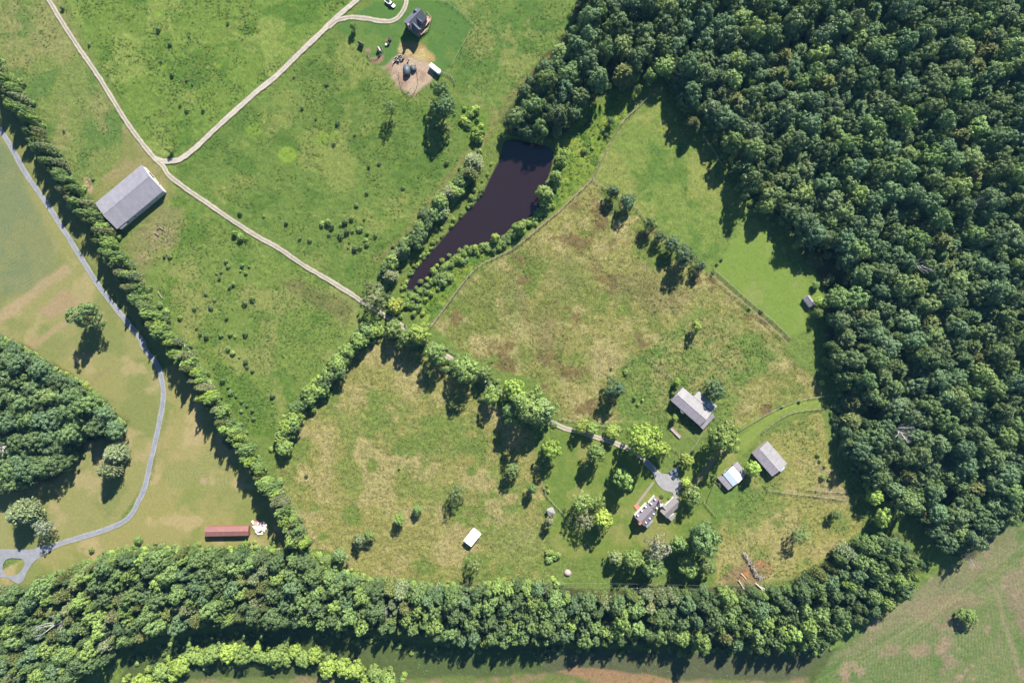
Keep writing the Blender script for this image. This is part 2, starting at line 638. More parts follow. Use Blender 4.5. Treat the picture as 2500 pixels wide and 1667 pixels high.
streak(F([(120, 860), (200, 880), (250, 850)]), 10, (176, 150, 110), 0.4, 5, 5)
for rr in (96, 112, 128):
    streak([(468 * FK + rr * FK * math.cos(a), 1102 * FK + rr * FK * math.sin(a)) for a in np.linspace(2.2, 5.0, 22)], 6, (134, 150, 74), 0.28, 3, 3)
paint(F([(-60, 130), (10, 215), (110, 385), (210, 530), (300, 670), (400, 820), (470, 930), (400, 860), (330, 770), (230, 640), (160, 540), (60, 390), (0, 285), (-60, 190)]), (158, 160, 94), 6, 6, 0.9, rough=0.14, amp=0.06)
# lawn with the long rusty shed
paint(F([(378, 850), (400, 832), (560, 1040), (700, 1262), (560, 1258), (350, 1258), (60, 1345), (-60, 1345), (90, 1262), (300, 1192), (352, 1090)]), (182, 176, 108), 4, 4, rough=0.12, amp=0.06,
      mix=[((160, 168, 94), 80, 0.48, 0.6, 2), ((206, 188, 132), 50, 0.56, 0.7, 5)])
stripes(F([(380, 980), (480, 980), (580, 1140), (480, 1190), (380, 1150)]), 0, 7, (206, 190, 136), 0.5, center=(468 * FK, 1102 * FK))
stripes(F([(60, 1260), (560, 1200), (640, 1250), (300, 1262), (120, 1310)]), 80, 14, (182, 172, 110), 0.5)
paint([(468 * FK + 9 * math.cos(a), 1102 * FK + 9 * math.sin(a)) for a in np.linspace(0, 6.28, 10)[:-1]], (206, 184, 144), 4, 4)
streak(F([(372, 1010), (352, 1080), (325, 1150), (300, 1190)]), 8, (196, 178, 124), 0.5, 3, 4)
streak(F([(395, 940), (385, 1000), (360, 1090)]), 8, (196, 178, 124), 0.5, 3, 4)
# crop field in the lower right corner
paint(F([(2420, 1120), (2352, 1185), (2270, 1235), (2130, 1335), (2030, 1405), (1900, 1500), (1810, 1640), (2420, 1640)]), (132, 150, 92), 4, 4, rough=0.26, amp=0.12,
      mix=[((112, 144, 80), 80, 0.46, 0.6, 2), ((160, 148, 114), 60, 0.57, 0.69, 5), ((182, 160, 130), 35, 0.66, 0.74, 1)])
paint(F([(2080, 1490), (2130, 1470), (2140, 1500), (2100, 1515)]), (186, 158, 132), 8, 8, 0.8)
paint(F([(2230, 1410), (2250, 1425), (2240, 1445), (2205, 1440), (2200, 1425)]), (190, 164, 138), 4, 4, 0.9)
paint(F([(2130, 1340), (2330, 1200), (2340, 1260), (2150, 1400), (1960, 1500), (1880, 1540)]), (162, 152, 116), 10, 10, 0.6)
stripes(F([(2000, 1420), (2420, 1200), (2420, 1640), (1850, 1640)]), 4, 7.4, (172, 166, 122), 0.6)
for k in range(6):
    streak(F([(1870 + 42 * k, 1568 - 14 * k), (2110 + 20 * k, 1430 - 14 * k), (2360, 1245 + 30 * k)]), 4, (176, 170, 122), 0.4, 2, 2)
streak(F([(2285, 1350), (2310, 1440), (2350, 1560)]), 12, (178, 164, 128), 0.55, 4, 4)
# strip below the southern belt, its shade painted in as darker green; bank of red earth at the lower edge
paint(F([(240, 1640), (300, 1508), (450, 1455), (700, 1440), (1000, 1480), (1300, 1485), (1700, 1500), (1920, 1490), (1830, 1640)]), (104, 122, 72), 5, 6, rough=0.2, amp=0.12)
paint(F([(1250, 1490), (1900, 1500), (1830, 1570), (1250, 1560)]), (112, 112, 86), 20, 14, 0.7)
paint(F([(200, 1640), (300, 1560), (900, 1556), (1240, 1548), (1560, 1560), (1860, 1560), (1840, 1640)]), (136, 150, 84), 6, 10, 0.9, mix=[((170, 150, 110), 40, 0.52, 0.62, 3)])
paint(F([(1325, 1530), (1380, 1535), (1560, 1562), (1600, 1585), (1420, 1585), (1330, 1555), (1280, 1545)]), (190, 150, 112), 4, 6, 0.85)
# bank vegetation round the pond
paint(F([(1345, 250), (1430, 210), (1460, 235), (1410, 310), (1365, 405), (1180, 565), (1060, 650), (990, 740), (930, 715), (925, 660), (1000, 610), (1130, 540), (1230, 480), (1270, 370), (1300, 320)]),
      (138, 164, 70), 5, 8, rough=0.42, amp=0.35, mix=[((110, 148, 62), 35, 0.5, 0.6, 3), ((160, 180, 80), 30, 0.55, 0.65, 6)])
paint(F([(1150, 280), (1150, 360), (1100, 450), (1000, 570), (925, 670), (880, 640), (900, 590), (1000, 480), (1070, 380), (1120, 300)]), (132, 152, 76), 6, 8, rough=0.4)
streak(F([(1230, 160), (1180, 215), (1140, 270), (1110, 320), (1060, 370), (1010, 430), (930, 540), (860, 600)]), 16, (158, 150, 92), 0.6, 6, 6)
paint(F([(1060, 240), (1110, 265), (1120, 300), (1090, 330), (1060, 300)]), (116, 156, 62), 6, 8, 0.9, rough=0.5)
# top house: lawn, dirt yard, straw
paint(F([(770, 60), (800, 40), (860, 0), (1040, 0), (1085, 60), (1040, 150), (1000, 175), (930, 165), (860, 145), (800, 80)]), (106, 148, 76), 5, 5, rough=0.14, amp=0.08,
      mix=[((124, 156, 80), 40, 0.5, 0.62, 2)])
paint(ZM(860, 0, 6.27, [(455, 1020), (560, 950), (640, 880), (800, 820), (960, 880), (1150, 950), (1230, 1040), (1240, 1180), (1200, 1290), (1080, 1390), (920, 1480), (820, 1450), (700, 1370), (640, 1250), (560, 1120)]),
      (220, 192, 166), 6, 10, rough=0.16, amp=0.05, mix=[((196, 164, 140), 22, 0.5, 0.62, 1), ((222, 196, 168), 26, 0.52, 0.64, 4)])
paint(ZM(860, 0, 6.27, [(690, 760), (740, 640), (860, 640), (980, 670), (1090, 670), (1150, 760), (1260, 860), (1270, 940), (1150, 950), (960, 890), (800, 830), (700, 830)]),
      (210, 184, 122), 4, 4, rough=0.2, amp=0.08, mix=[((190, 162, 108), 22, 0.5, 0.62, 3), ((222, 200, 142), 18, 0.55, 0.64, 6)])
paint(ZM(860, 0, 6.27, [(255, 900), (350, 880), (470, 850), (480, 920), (400, 980), (300, 970)]), (186, 152, 122), 3, 3, 0.9)
paint(ZM(860, 0, 6.27, [(180, 780), (260, 730), (290, 820), (230, 850)]), (190, 158, 128), 3, 3, 0.8)
paint(ZM(860, 0, 6.27, [(500, 620), (590, 570), (610, 610), (520, 700)]), (180, 150, 116), 3, 4, 0.7)
# barn yard
paint(F([(282, 285), (345, 360), (392, 405), (405, 440), (375, 480), (290, 530), (200, 440), (255, 392), (278, 350)]), (154, 158, 92), 4, 5, 0.9, rough=0.16, amp=0.08,
      mix=[((176, 164, 112), 40, 0.5, 0.62, 2)])
stripes(F([(215, 430), (330, 365), (350, 385), (230, 465)]), 62, 8, (176, 172, 104), 0.7)
paint(F([(190, 408), (205, 410), (215, 435), (208, 445), (196, 430)]), (206, 178, 142), 3, 4, 0.95)
paint(F([(372, 522), (402, 520), (400, 530), (385, 533)]), (196, 172, 126), 4, 4, 0.6)
# mown tracks, paths
for cx, cy, rr, c in [(662, 355, 21, (158, 190, 78)), (738, 318, 14, (146, 180, 74)), (768, 308, 11, (150, 182, 76)), (360, 32, 8, (158, 186, 80)), (372, 150, 9, (150, 182, 76)), (500, 150, 10, (156, 184, 80)), (470, 240, 12, (146, 178, 72)), (580, 300, 18, (142, 176, 74))]:
    paint([(cx * FK + rr * math.cos(a), cy * FK + rr * math.sin(a)) for a in np.linspace(0, 6.28, 14)[:-1]], c, 4, 6, 0.9, rough=0.2)
for k in range(9):
    streak(F([(150 + 60 * k, -20 + 10 * k), (230 + 62 * k, 60 + 16 * k), (300 + 64 * k, 120 + 18 * k)]), 4, (150, 166, 88), 0.28, 2, 8)
for k in range(7):
    streak(F([(1030 + 70 * k, 760 + 22 * k), (1110 + 72 * k, 690 + 20 * k), (1220 + 74 * k, 620 + 18 * k)]), 5, (176, 172, 108), 0.25, 3, 10)
streak(F([(575, -20), (560, 40), (500, 90), (440, 160), (395, 230), (350, 290), (345, 300)]), 8, (136, 146, 76), 0.45, 3, 2)
streak(FENCE_POND, 9, (168, 156, 112), 0.5, 4, 3)
streak(F([(1640, 630), (1720, 700), (1810, 780)]), 6, (184, 172, 120), 0.6, 2, 2)
streak(F([(1790, 820), (1740, 890), (1700, 940)]), 4, (180, 172, 112), 0.6, 2, 2)
streak(T(2, 2, [(1910, 960), (1780, 1130), (1700, 1230), (1620, 1320), (1585, 1360)]), 12, (196, 172, 132), 0.85, 3, 2, rough=0.1, amp=0.03)
streak(T(2, 2, [(1890, 990), (1780, 1125), (1610, 1325)]), 2.5, (150, 140, 90), 0.6, 1.2, 1)
# the woods' floor
WOOD_E = F([(1340, -45), (1312, 60), (1282, 100), (1225, 160), (1190, 210), (1148, 275), (1165, 304), (1230, 318), (1290, 310), (1330, 265), (1375, 215), (1432, 192), (1468, 178), (1520, 172),
            (1560, 232), (1605, 268), (1640, 305), (1685, 372), (1705, 425), (1745, 465), (1812, 505), (1838, 580), (1885, 640), (1905, 700), (1895, 760), (1905, 830), (1935, 890),
            (1925, 960), (1950, 1050), (1985, 1105), (2060, 1165), (2105, 1190), (2140, 1232), (2182, 1275), (2232, 1285), (2282, 1225), (2400, 1160), (2400, -45)])
BELT_S = F([(-40, 1352), (60, 1350), (100, 1330), (200, 1300), (280, 1266), (350, 1256), (440, 1260), (560, 1266), (650, 1272), (700, 1272), (760, 1312), (830, 1327), (930, 1340), (1010, 1352), (1060, 1347),
            (1180, 1332), (1290, 1347), (1400, 1362), (1500, 1347), (1600, 1352), (1700, 1347), (1790, 1352), (1850, 1330), (1900, 1290), (1950, 1250), (1985, 1228), (2062, 1228), (2118, 1290), (2085, 1370),
            (2020, 1405), (1935, 1450), (1890, 1478), (1780, 1496), (1600, 1486), (1460, 1476), (1300, 1476), (1100, 1484), (930, 1452), (800, 1446), (680, 1436), (560, 1432), (440, 1440), (290, 1478), (262, 1510), (130, 1600), (-40, 1610)])
WOOD_W = F([(-40, 750), (0, 770), (60, 800), (130, 845), (200, 880), (240, 930), (292, 970), (290, 1000), (240, 1010), (192, 1010), (172, 1060), (112, 1105), (40, 1128), (-40, 1135)])
ROW_S = F([(262, 1600), (335, 1552), (420, 1502), (520, 1490), (640, 1480), (732, 1496), (748, 1518), (880, 1545), (930, 1568), (860, 1575), (700, 1528), (560, 1520), (440, 1530), (360, 1590)])
for pl in (WOOD_E, BELT_S, WOOD_W):
    paint(pl, (96, 92, 62), 8, 10, 0.9, rough=0.3, amp=0.2, mix=[((128, 96, 72), 40, 0.56, 0.66, 2)])
paint(POND, (96, 84, 66), 6, 2, 0.9)
paint(POND, (70, 58, 52), 2, 0, 1.0, amp=0.02)

# relief: rough meadows dip below the level of roads, mown land is nearly even
relief = 0.55 * vn(U, V_, 6.0, 3) + 0.45 * vn(U, V_, 11.0, 5)
damp = 1 - sstep(270, 284, np.abs(GX)) * 1.0
damp = damp * (1 - sstep(184, 196, np.abs(GY)))
GZ = -AMP * relief * 2.6 * damp - 0.02
wp = win(POND, 14)
dp = sdf(POND, U[wp], V_[wp])
GZ[wp] = np.where(dp > 1.5, -1.2, GZ[wp])
gr_ = np.clip((ALB[..., 1] - ALB[..., 0]) / ALB[..., 1] / 0.4, 0, 1)[..., None]
ALB = ALB * (1 - gr_ * np.array([0.0, 0.02, 0.14]))
far = np.maximum(np.abs(GX) / 290, np.abs(GY) / 200)
fade = sstep(1.0, 1.6, far)[..., None]
ALB = ALB * (1 - fade) + srgb((110, 138, 72)) * fade
rgba = np.concatenate([ALB * KALB, ROUGH[..., None]], axis=-1).astype(np.float32)
ny, nx = shape
idx = np.arange(ny * nx).reshape(ny, nx)
quads = np.stack([idx[:-1, :-1], idx[:-1, 1:], idx[1:, 1:], idx[1:, :-1]], -1).reshape(-1, 4)
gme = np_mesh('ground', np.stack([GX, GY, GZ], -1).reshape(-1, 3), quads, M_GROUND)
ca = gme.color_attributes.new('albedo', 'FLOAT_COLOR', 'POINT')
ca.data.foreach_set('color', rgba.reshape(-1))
gme.shade_smooth()
ground = bpy.data.objects.new('ground', gme)
COL.objects.link(ground)
tag(ground, 'gently rough grass fields and paddocks of the farm', None, None, 'structure')


# ------------------------------------------------------------------ roads and water
def road(name, pts, width_px, z, cols, label, rag=0.5, rough=0.16):
    """cols: colours from the edge to the centre and back, one per cross vertex"""
    p = np.array(smooth(pts, 10))
    X = (p[:, 0] - 1250) * S
    Y = (833.5 - p[:, 1]) * S
    dx = np.gradient(X)
    dy = np.gradient(Y)
    L = np.hypot(dx, dy) + 1e-9
    nxn, nyn = -dy / L, dx / L
    n = len(cols)
    t = np.linspace(-1, 1, n)
    w = width_px * S / 2 * (0.94 + 0.12 * vn(X, Y, 12.0, 4))[:, None]
    PX = X[:, None] + nxn[:, None] * t[None] * w
    PY = Y[:, None] + nyn[:, None] * t[None] * w
    j = (vn(PX, PY, 1.6, 1) - 0.5) * rag
    edge = np.abs(t)[None] ** 4
    PX = PX + nxn[:, None] * j * edge
    PY = PY + nyn[:, None] * j * edge
    PZ = np.full(PX.shape, z) + (1 - t[None] ** 2) * 0.03
    c = np.stack([srgb(q) for q in cols])[None].repeat(len(p), 0)
    k = (0.86 + 0.28 * fbm(PX, PY, 3.0, 2, 3))[..., None]
    c = c * k * KALB
    rg = np.full(PX.shape, rough)
    m = len(p)
    ids = np.arange(m * n).reshape(m, n)
    qd = np.stack([ids[:-1, :-1], ids[1:, :-1], ids[1:, 1:], ids[:-1, 1:]], -1).reshape(-1, 4)
    me = np_mesh(name, np.stack([PX, PY, PZ], -1).reshape(-1, 3), qd, M_GROUND)
    a = me.color_attributes.new('albedo', 'FLOAT_COLOR', 'POINT')
    a.data.foreach_set('color', np.concatenate([c, rg[..., None]], -1).astype(np.float32).reshape(-1))
    o = bpy.data.objects.new(name, me)
    COL.objects.link(o)
    tag(o, label, None, None, 'structure')
    return o


E = (150, 152, 90)
PALE, MID, GRS = (240, 228, 212), (222, 210, 190), (182, 178, 136)
road('gravel_road', ROAD_A, 12.5, 0.06, [E, PALE, PALE, MID, GRS, MID, PALE, PALE, E], 'pale two-track gravel road across the farm')
road('gravel_road', ROAD_B, 13.5, 0.065, [E, PALE, (242, 230, 214), PALE, (226, 214, 196), PALE, (242, 230, 214), PALE, E], 'pale gravel road to the house at the top')
road('gravel_driveway', ROAD_C, 12.5, 0.07, [E, PALE, PALE, MID, (190, 178, 144), MID, PALE, PALE, E], 'gravel drive curving past the house at the top')
A0, A1, A2 = (206, 204, 196), (172, 178, 192), (194, 198, 208)
road('paved_lane', LANE, 14, 0.06, [(180, 174, 130), A0, A2, A1, A2, A1, A2, A0, (180, 174, 130)], 'blue-grey paved lane along the left hedgerow', 0.5)
M_YARD = mat('yard_gravel', alb(206, 204, 206), 0.95, 0.1, noise=0.14, nscale=0.5)
M_LOOP = mat('loop_gravel', alb(188, 190, 198), 0.95, 0.1, noise=0.12, nscale=0.4)
poly_sheet('gravel_turnaround', smooth(T(0, 3, [(-150, 340), (0, 345), (150, 348), (300, 345), (430, 305), (500, 335), (420, 390), (335, 440), (282, 500), (240, 570), (210, 640), (160, 662), (110, 632), (55, 606), (-30, 600), (-150, 560)]), 3, True), 0.09,
           M_LOOP, holes=[smooth(T(0, 3, [(25, 525), (40, 462), (80, 432), (150, 430), (208, 442), (225, 480), (200, 532), (158, 575), (100, 590), (50, 578)]), 3, True)],
           label='grey gravel turning loop round a grass island')
poly_sheet('gravel_yard', smooth(T(2, 2, [(1195, 1085), (1250, 1075), (1330, 1165), (1400, 1180), (1470, 1190), (1520, 1220), (1545, 1280), (1525, 1335), (1515, 1400), (1480, 1395), (1460, 1352), (1390, 1330), (1340, 1290), (1305, 1235), (1280, 1170)]), 4, True), 0.1, M_YARD,
           label='pale gravel parking yard behind the farmhouse')
M_WALK = mat('concrete_walk', alb(196, 186, 166), 0.9, 0.15, noise=0.12, nscale=1.5)
poly_sheet('concrete_path', T(2, 2, [(1282, 1250), (1298, 1262), (1140, 1478), (1118, 1465)]), 0.08, M_WALK, label='narrow concrete path across the farmhouse lawn')

mw = bpy.data.materials.new('pond_water')
mw.use_nodes = True
b = mw.node_tree.nodes['Principled BSDF']
b.inputs['Base Color'].default_value = (*alb(64, 48, 54, 0.274), 1)
b.inputs['Roughness'].default_value = 0.06
b.inputs['Specular IOR Level'].default_value = 0.35
nzw = mw.node_tree.nodes.new('ShaderNodeTexNoise')
nzw.inputs['Scale'].default_value = 1.2
bpw = mw.node_tree.nodes.new('ShaderNodeBump')
bpw.inputs['Strength'].default_value = 0.03
mw.node_tree.links.new(nzw.outputs['Fac'], bpw.inputs['Height'])
mw.node_tree.links.new(bpw.outputs['Normal'], b.inputs['Normal'])
poly_sheet('pond_water', POND, -0.35, mw, label='long pond with murky purple-brown water')


# ------------------------------------------------------------------ tree meshes
def cards(centers, radii, core, per, size, rng, up_bias=-0.3, elong=1.0, jit=0.55):
    Vs = []
    for c, r in zip(centers, radii):
        o = c - core
        o = o / (np.linalg.norm(o) + 1e-9)
        d = rng.normal(size=(per * 3, 3))
        d /= np.linalg.norm(d, axis=1)[:, None]
        ok = (d @ o > up_bias) & (d[:, 2] > -0.55)
        d = d[ok][:per]
        k = len(d)
        pos = c + d * (r * (0.72 + 0.36 * rng.random((k, 1))))
        nrm = d * 0.75 + o * 0.35 + rng.normal(size=(k, 3)) * jit * 0.5
        nrm /= np.linalg.norm(nrm, axis=1)[:, None]
        tg = rng.normal(size=(k, 3))
        tg -= nrm * (tg * nrm).sum(1)[:, None]
        tg /= np.linalg.norm(tg, axis=1)[:, None] + 1e-9
        bt = np.cross(nrm, tg)
        s = size * (0.7 + 0.6 * rng.random((k, 1)))
        a = tg * s * elong
        bb = bt * s * 0.8
        dip = nrm * s * 0.25
        Vs.append(np.stack([pos - a - dip, pos - bb, pos + a - dip, pos + bb], 1))
    V = np.concatenate(Vs).reshape(-1, 3)
    return V, np.arange(len(V)).reshape(-1, 4)


def broad_crown(seed, boughs=7, clumps=10, per=46, squat=0.8, open_=0.0):
    """a crown of several boughs, each carrying clumps of leaf-sized faces"""
    rng = np.random.default_rng(seed)
    core = np.array([0, 0, 1.1])
    cen, rad = [], []
    ph0 = rng.random() * 6.28
    for i in range(boughs):
        if i == 0:
            bc = np.array([rng.normal() * 0.12, rng.normal() * 0.12, 1.5 + 0.42 * squat])
            rb = 0.46
        else:
            a = ph0 + (i + rng.normal() * 0.22) / (boughs - 1) * 6.28
            q = 0.50 + rng.normal() * 0.10
            low = i % 2
            q = q * (1.08 if low else 0.8)
            bc = np.array([math.cos(a) * q, math.sin(a) * q, (1.0 if low else 1.55) + squat * rng.uniform(-0.22, 0.22)])
            rb = rng.uniform(0.36, 0.52)
        for k in range(clumps):
            if rng.random() < open_:
                continue
            z = 1 - (k + 0.5) / clumps * 1.45
            p = k * 2.39996 + rng.normal() * 0.4
            rr = math.sqrt(max(0, 1 - z * z))
            d = rb * (0.80 + rng.normal() * 0.10)
            cen.append(bc + np.array([rr * math.cos(p) * d, rr * math.sin(p) * d, z * d * 0.85]))
            rad.append(rng.uniform(0.12, 0.215))
    for i in range(7):
        a = rng.random() * 6.28
        cen.append(np.array([0.4 * math.cos(a), 0.4 * math.sin(a), 0.85 + 0.6 * rng.random()]))
        rad.append(0.38)
    V, Fq = cards(np.array(cen), rad, core, per, 0.050, rng)
    return np_mesh('crown', V, Fq, M_LEAF)


def pine_crown(seed, layers=9, base=0.6, top=2.35, per=34, power=0.75):
    rng = np.random.default_rng(seed)
    Vs = []
    for li in range(layers):
        f = li / (layers - 1)
        z = base + (top - base) * f
        rmax = (1 - f ** (1.1 + power)) ** 0.6 * 0.95 + 0.10
        nb = max(4, int(10 * rmax + 3))
        for bi in range(nb):
            a = (bi + rng.random() * 0.8) / nb * 6.28 + li
            rl = rmax * (0.72 + 0.38 * rng.random())
            t = 0.18 + 0.82 * rng.random(per) ** 0.75
            ca_, sa_ = math.cos(a), math.sin(a)
            wid = rl * 0.24
            off = rng.normal(size=per) * wid * (0.4 + 0.6 * t)
            zz = z + 0.18 * rl * (1 - t) - 0.10 * t * rl + rng.normal(size=per) * 0.05
            pos = np.stack([ca_ * rl * t - sa_ * off, sa_ * rl * t + ca_ * off, zz], 1)
            dirv = np.stack([np.full(per, ca_), np.full(per, sa_), np.full(per, 0.25)], 1) + rng.normal(size=(per, 3)) * 0.45
            dirv /= np.linalg.norm(dirv, axis=1)[:, None]
            nr = np.array([ca_ * 0.45, sa_ * 0.45, 0.85]) + rng.normal(size=(per, 3)) * 0.35
            bt = np.cross(nr, dirv)
            bt /= np.linalg.norm(bt, axis=1)[:, None] + 1e-9
            s = 0.075 * (0.7 + 0.6 * rng.random((per, 1)))
            A = dirv * s * 1.9
            B = bt * s * 0.62
            Vs.append(np.stack([pos - A, pos - B, pos + A, pos + B], 1))
    V = np.concatenate(Vs).reshape(-1, 3)
    return np_mesh('crown', V, np.arange(len(V)).reshape(-1, 4), M_LEAF)


def shrub_crown(seed, n=16, per=34, size=0.10, h=0.75):
    rng = np.random.default_rng(seed)
    cen, rad = [], []
    for i in range(n):
        z = 1 - (i + 0.5) / n * 1.05
        ph = i * 2.39996 + rng.normal() * 0.4
        rr = math.sqrt(max(0, 1 - z * z))
        k = 0.66 * (0.8 + 0.4 * rng.random())
        cen.append([rr * math.cos(ph) * k, rr * math.sin(ph) * k, 0.35 + z * h * 0.7])
        rad.append(0.26 + 0.12 * rng.random())
    V, Fq = cards(np.array(cen), rad, np.array([0, 0, 0.1]), per, size, rng, up_bias=-0.2)
    return np_mesh('crown', V, Fq, M_LEAF)


def weed_mesh(seed):
    rng = np.random.default_rng(seed)
    cen = [[rng.normal() * 0.4, rng.normal() * 0.4, 0.12 + 0.25 * rng.random()] for _ in range(6)]
    V, Fq = cards(np.array(cen), [0.25] * 6, np.array([0, 0, -0.2]), 9, 0.17, rng, up_bias=0.0)
    return np_mesh('weed_clump', V, Fq, M_LEAF)


def trunk_mesh(seed, h=1.5, r=0.055, limbs=6, lz=0.75):
    rng = random.Random(seed)
    mb = MB()
    lean = (rng.uniform(-0.06, 0.06), rng.uniform(-0.06, 0.06))
    mb.tube([(0, 0, -0.06), (lean[0] * 0.4, lean[1] * 0.4, h * 0.5), (lean[0], lean[1], h)], [r * 1.25, r * 0.85, r * 0.35], 7)
    for i in range(limbs):
        a = i / limbs * 6.28 + rng.random()
        z0 = lz * (0.9 + 0.5 * rng.random())
        e = 0.55 + 0.2 * rng.random()
        mb.tube([(lean[0] * 0.5, lean[1] * 0.5, z0), (math.cos(a) * e * 0.5, math.sin(a) * e * 0.5, z0 + 0.3), (math.cos(a) * e, math.sin(a) * e, z0 + 0.62)], [r * 0.5, r * 0.33, r * 0.12], 5)
    me = bpy.data.meshes.new('trunk')
    me.from_pydata(mb.v, [], mb.f)
    me.materials.append(M_BARK)
    me.shade_smooth()
    return me


def dead_meshes(seed):
    rng = random.Random(seed)
    tr = MB()
    br = MB()
    tr.tube([(0, 0, -0.05), (0.02, 0.0, 0.9), (0.05, 0.03, 1.7)], [0.09, 0.07, 0.035], 7)

    def grow(p, d, l, r, depth):
        q = p + d * l * 0.5 + Vector((rng.uniform(-1, 1), rng.uniform(-1, 1), 0.2)) * l * 0.06
        e = p + d * l
        br.tube([p, q, e], [r, r * 0.75, r * 0.45], 5)
        if depth > 0:
            for _ in range(3):
                nd = (d + Vector((rng.uniform(-1, 1), rng.uniform(-1, 1), rng.uniform(-0.2, 0.8))) * 0.75).normalized()
                grow(p + d * l * rng.uniform(0.55, 1.0), nd, l * rng.uniform(0.5, 0.75), r * 0.5, depth - 1)
    for i in range(7):
        a = i / 7 * 6.28 + rng.random() * 0.6
        grow(Vector((0.02, 0.01, 0.7 + 0.15 * i)), Vector((math.cos(a), math.sin(a), 0.75)).normalized(), 0.62 + rng.random() * 0.25, 0.042, 2)
    out = []
    for nm, mb in (('trunk', tr), ('branches', br)):
        me = bpy.data.meshes.new(nm)
        me.from_pydata(mb.v, [], mb.f)
        me.materials.append(M_DEAD)
        out.append(me)
    return out


BROAD = [broad_crown(100 + i, boughs=8 + i % 4, squat=0.75 + 0.12 * (i % 3)) for i in range(10)]
OPEN = [broad_crown(140 + i, boughs=9, clumps=7, per=26, open_=0.22) for i in range(3)]
PINE = [pine_crown(200 + i, power=0.55 + 0.12 * (i % 3)) for i in range(5)]
SHRUB = [shrub_crown(300 + i) for i in range(5)]
WEED = [weed_mesh(400 + i) for i in range(4)]
TRUNK = [trunk_mesh(500 + i, lz=0.45) for i in range(4)]
PTRUNK = [trunk_mesh(520 + i, 2.1, 0.05, 0) for i in range(2)]
STRUNK = [trunk_mesh(540 + i, 0.6, 0.05, 4, 0.15) for i in range(2)]
DEADM = [dead_meshes(600 + i) for i in range(4)]

# colour of sunlit leaves
KL = 0.78
LEAFC = {'d': (98, 119, 74), 'm': (115, 138, 80), 'b': (148, 170, 78), 'y': (170, 184, 82), 'o': (112, 122, 70), 'g': (128, 138, 96), 'bl': (102, 126, 86), 'w': (150, 158, 126), 'v': (133, 156, 82)}
N_TREE = {}


def tree(kind, u, v, rpx, col='m', hk=1.0, label=None, group=None, rz=None, var=None, cat=None):
    """(u, v) photograph pixel of the crown's centre, rpx crown radius in pixels"""
    rr = rpx * S
    if kind == 'broad':
        sz, zc, nm = hk, 1.3, 'broadleaf_tree'
    elif kind == 'open':
        sz, zc, nm = hk, 1.3, 'broadleaf_tree'
    elif kind == 'pine':
        sz, zc, nm = hk, 1.3, 'pine_tree'
    elif kind == 'shrub':
        sz, zc, nm = hk, 0.4, 'shrub'
    else:
        sz, zc, nm = hk, 1.3, 'dead_tree'
    rr = rr * (1 - zc * rr * sz / HC)
    p = W(u, v, zc * rr * sz)
    root = empty(nm, (p.x, p.y, -0.15), random.random() * 6.28 if rz is None else rz)
    root.scale = (rr * random.uniform(0.92, 1.08), rr * random.uniform(0.92, 1.08), rr * sz)
    if kind == 'dead':
        ms = DEADM[random.randrange(4) if var is None else var]
    else:
        lib = {'broad': BROAD, 'open': OPEN, 'pine': PINE, 'shrub': SHRUB}[kind]
        tl = {'broad': TRUNK, 'open': TRUNK, 'pine': PTRUNK, 'shrub': STRUNK}[kind]
        ms = (random.choice(tl), lib[(random.randrange(len(lib)) if var is None else var) % len(lib)])
    for me in ms:
        o = bpy.data.objects.new(me.name.split('.')[0], me)
        COL.objects.link(o)
        o.parent = root
        if kind != 'dead' and me is ms[1]:
            c = np.array(alb(*LEAFC[col], KL)) if isinstance(col, str) else np.array(col)
            j = 1 + (random.random() - 0.5) * 0.3
            c = c * j * np.array([random.uniform(0.92, 1.1), 1, random.uniform(0.9, 1.1)])
            o.color = (*[float(x) for x in c], 1)
    tag(root, label, cat or {'broadleaf_tree': 'tree', 'pine_tree': 'tree', 'shrub': 'shrub', 'dead_tree': 'dead tree'}[nm], group)
    return root


# ------------------------------------------------------------------ scattering of woods
def scatter(poly, rmin, rmax, n_try, seed, overlap=0.58, inset=0.6, power=1.6):
    rng = np.random.default_rng(seed)
    p = np.asarray(poly)
    x = rng.uniform(p[:, 0].min(), p[:, 0].max(), n_try)
    y = rng.uniform(p[:, 1].min(), p[:, 1].max(), n_try)
    r = rmin + (rmax - rmin) * rng.random(n_try) ** power
    r = np.sort(r)[::-1]
    d = sdf(poly, x, y)
    ok = d > r * inset
    out = np.zeros((0, 3))
    for a, b_, c in zip(x[ok], y[ok], r[ok]):
        if len(out) == 0 or np.all(np.hypot(out[:, 0] - a, out[:, 1] - b_) > (out[:, 2] + c) * overlap):
            out = np.vstack([out, (a, b_, c)])
    return out


CNAME = {'d': 'dark green', 'bl': 'blue-green', 'm': 'mid green', 'v': 'fresh green', 'o': 'olive', 'g': 'grey-green', 'b': 'bright green', 'y': 'yellow-green', 'w': 'pale'}


def wood_label(base, u, v, r, c, bb):
    """size and colour of the tree and where in its wood it stands"""
    size = 'large' if r > 24 else ('middle-sized' if r > 17 else 'small')
    fx_ = (u - bb[0]) / (bb[1] - bb[0])
    fy_ = (v - bb[2]) / (bb[3] - bb[2])
    if bb[1] - bb[0] > 3 * (bb[3] - bb[2]):
        where = ['left end', 'left part', 'middle left part', 'middle right part', 'right part', 'right end'][min(5, max(0, int(fx_ * 6)))]
    else:
        where = ['top', 'upper', 'middle', 'lower', 'bottom'][min(4, max(0, int(fy_ * 5)))] + ' ' + ['left', 'centre', 'right'][min(2, max(0, int(fx_ * 3)))]
    return '%s %s %s' % (size, CNAME[c], base.replace('WHERE', where))


STUFF_TREES = []     # trees of the wood past the counted ones


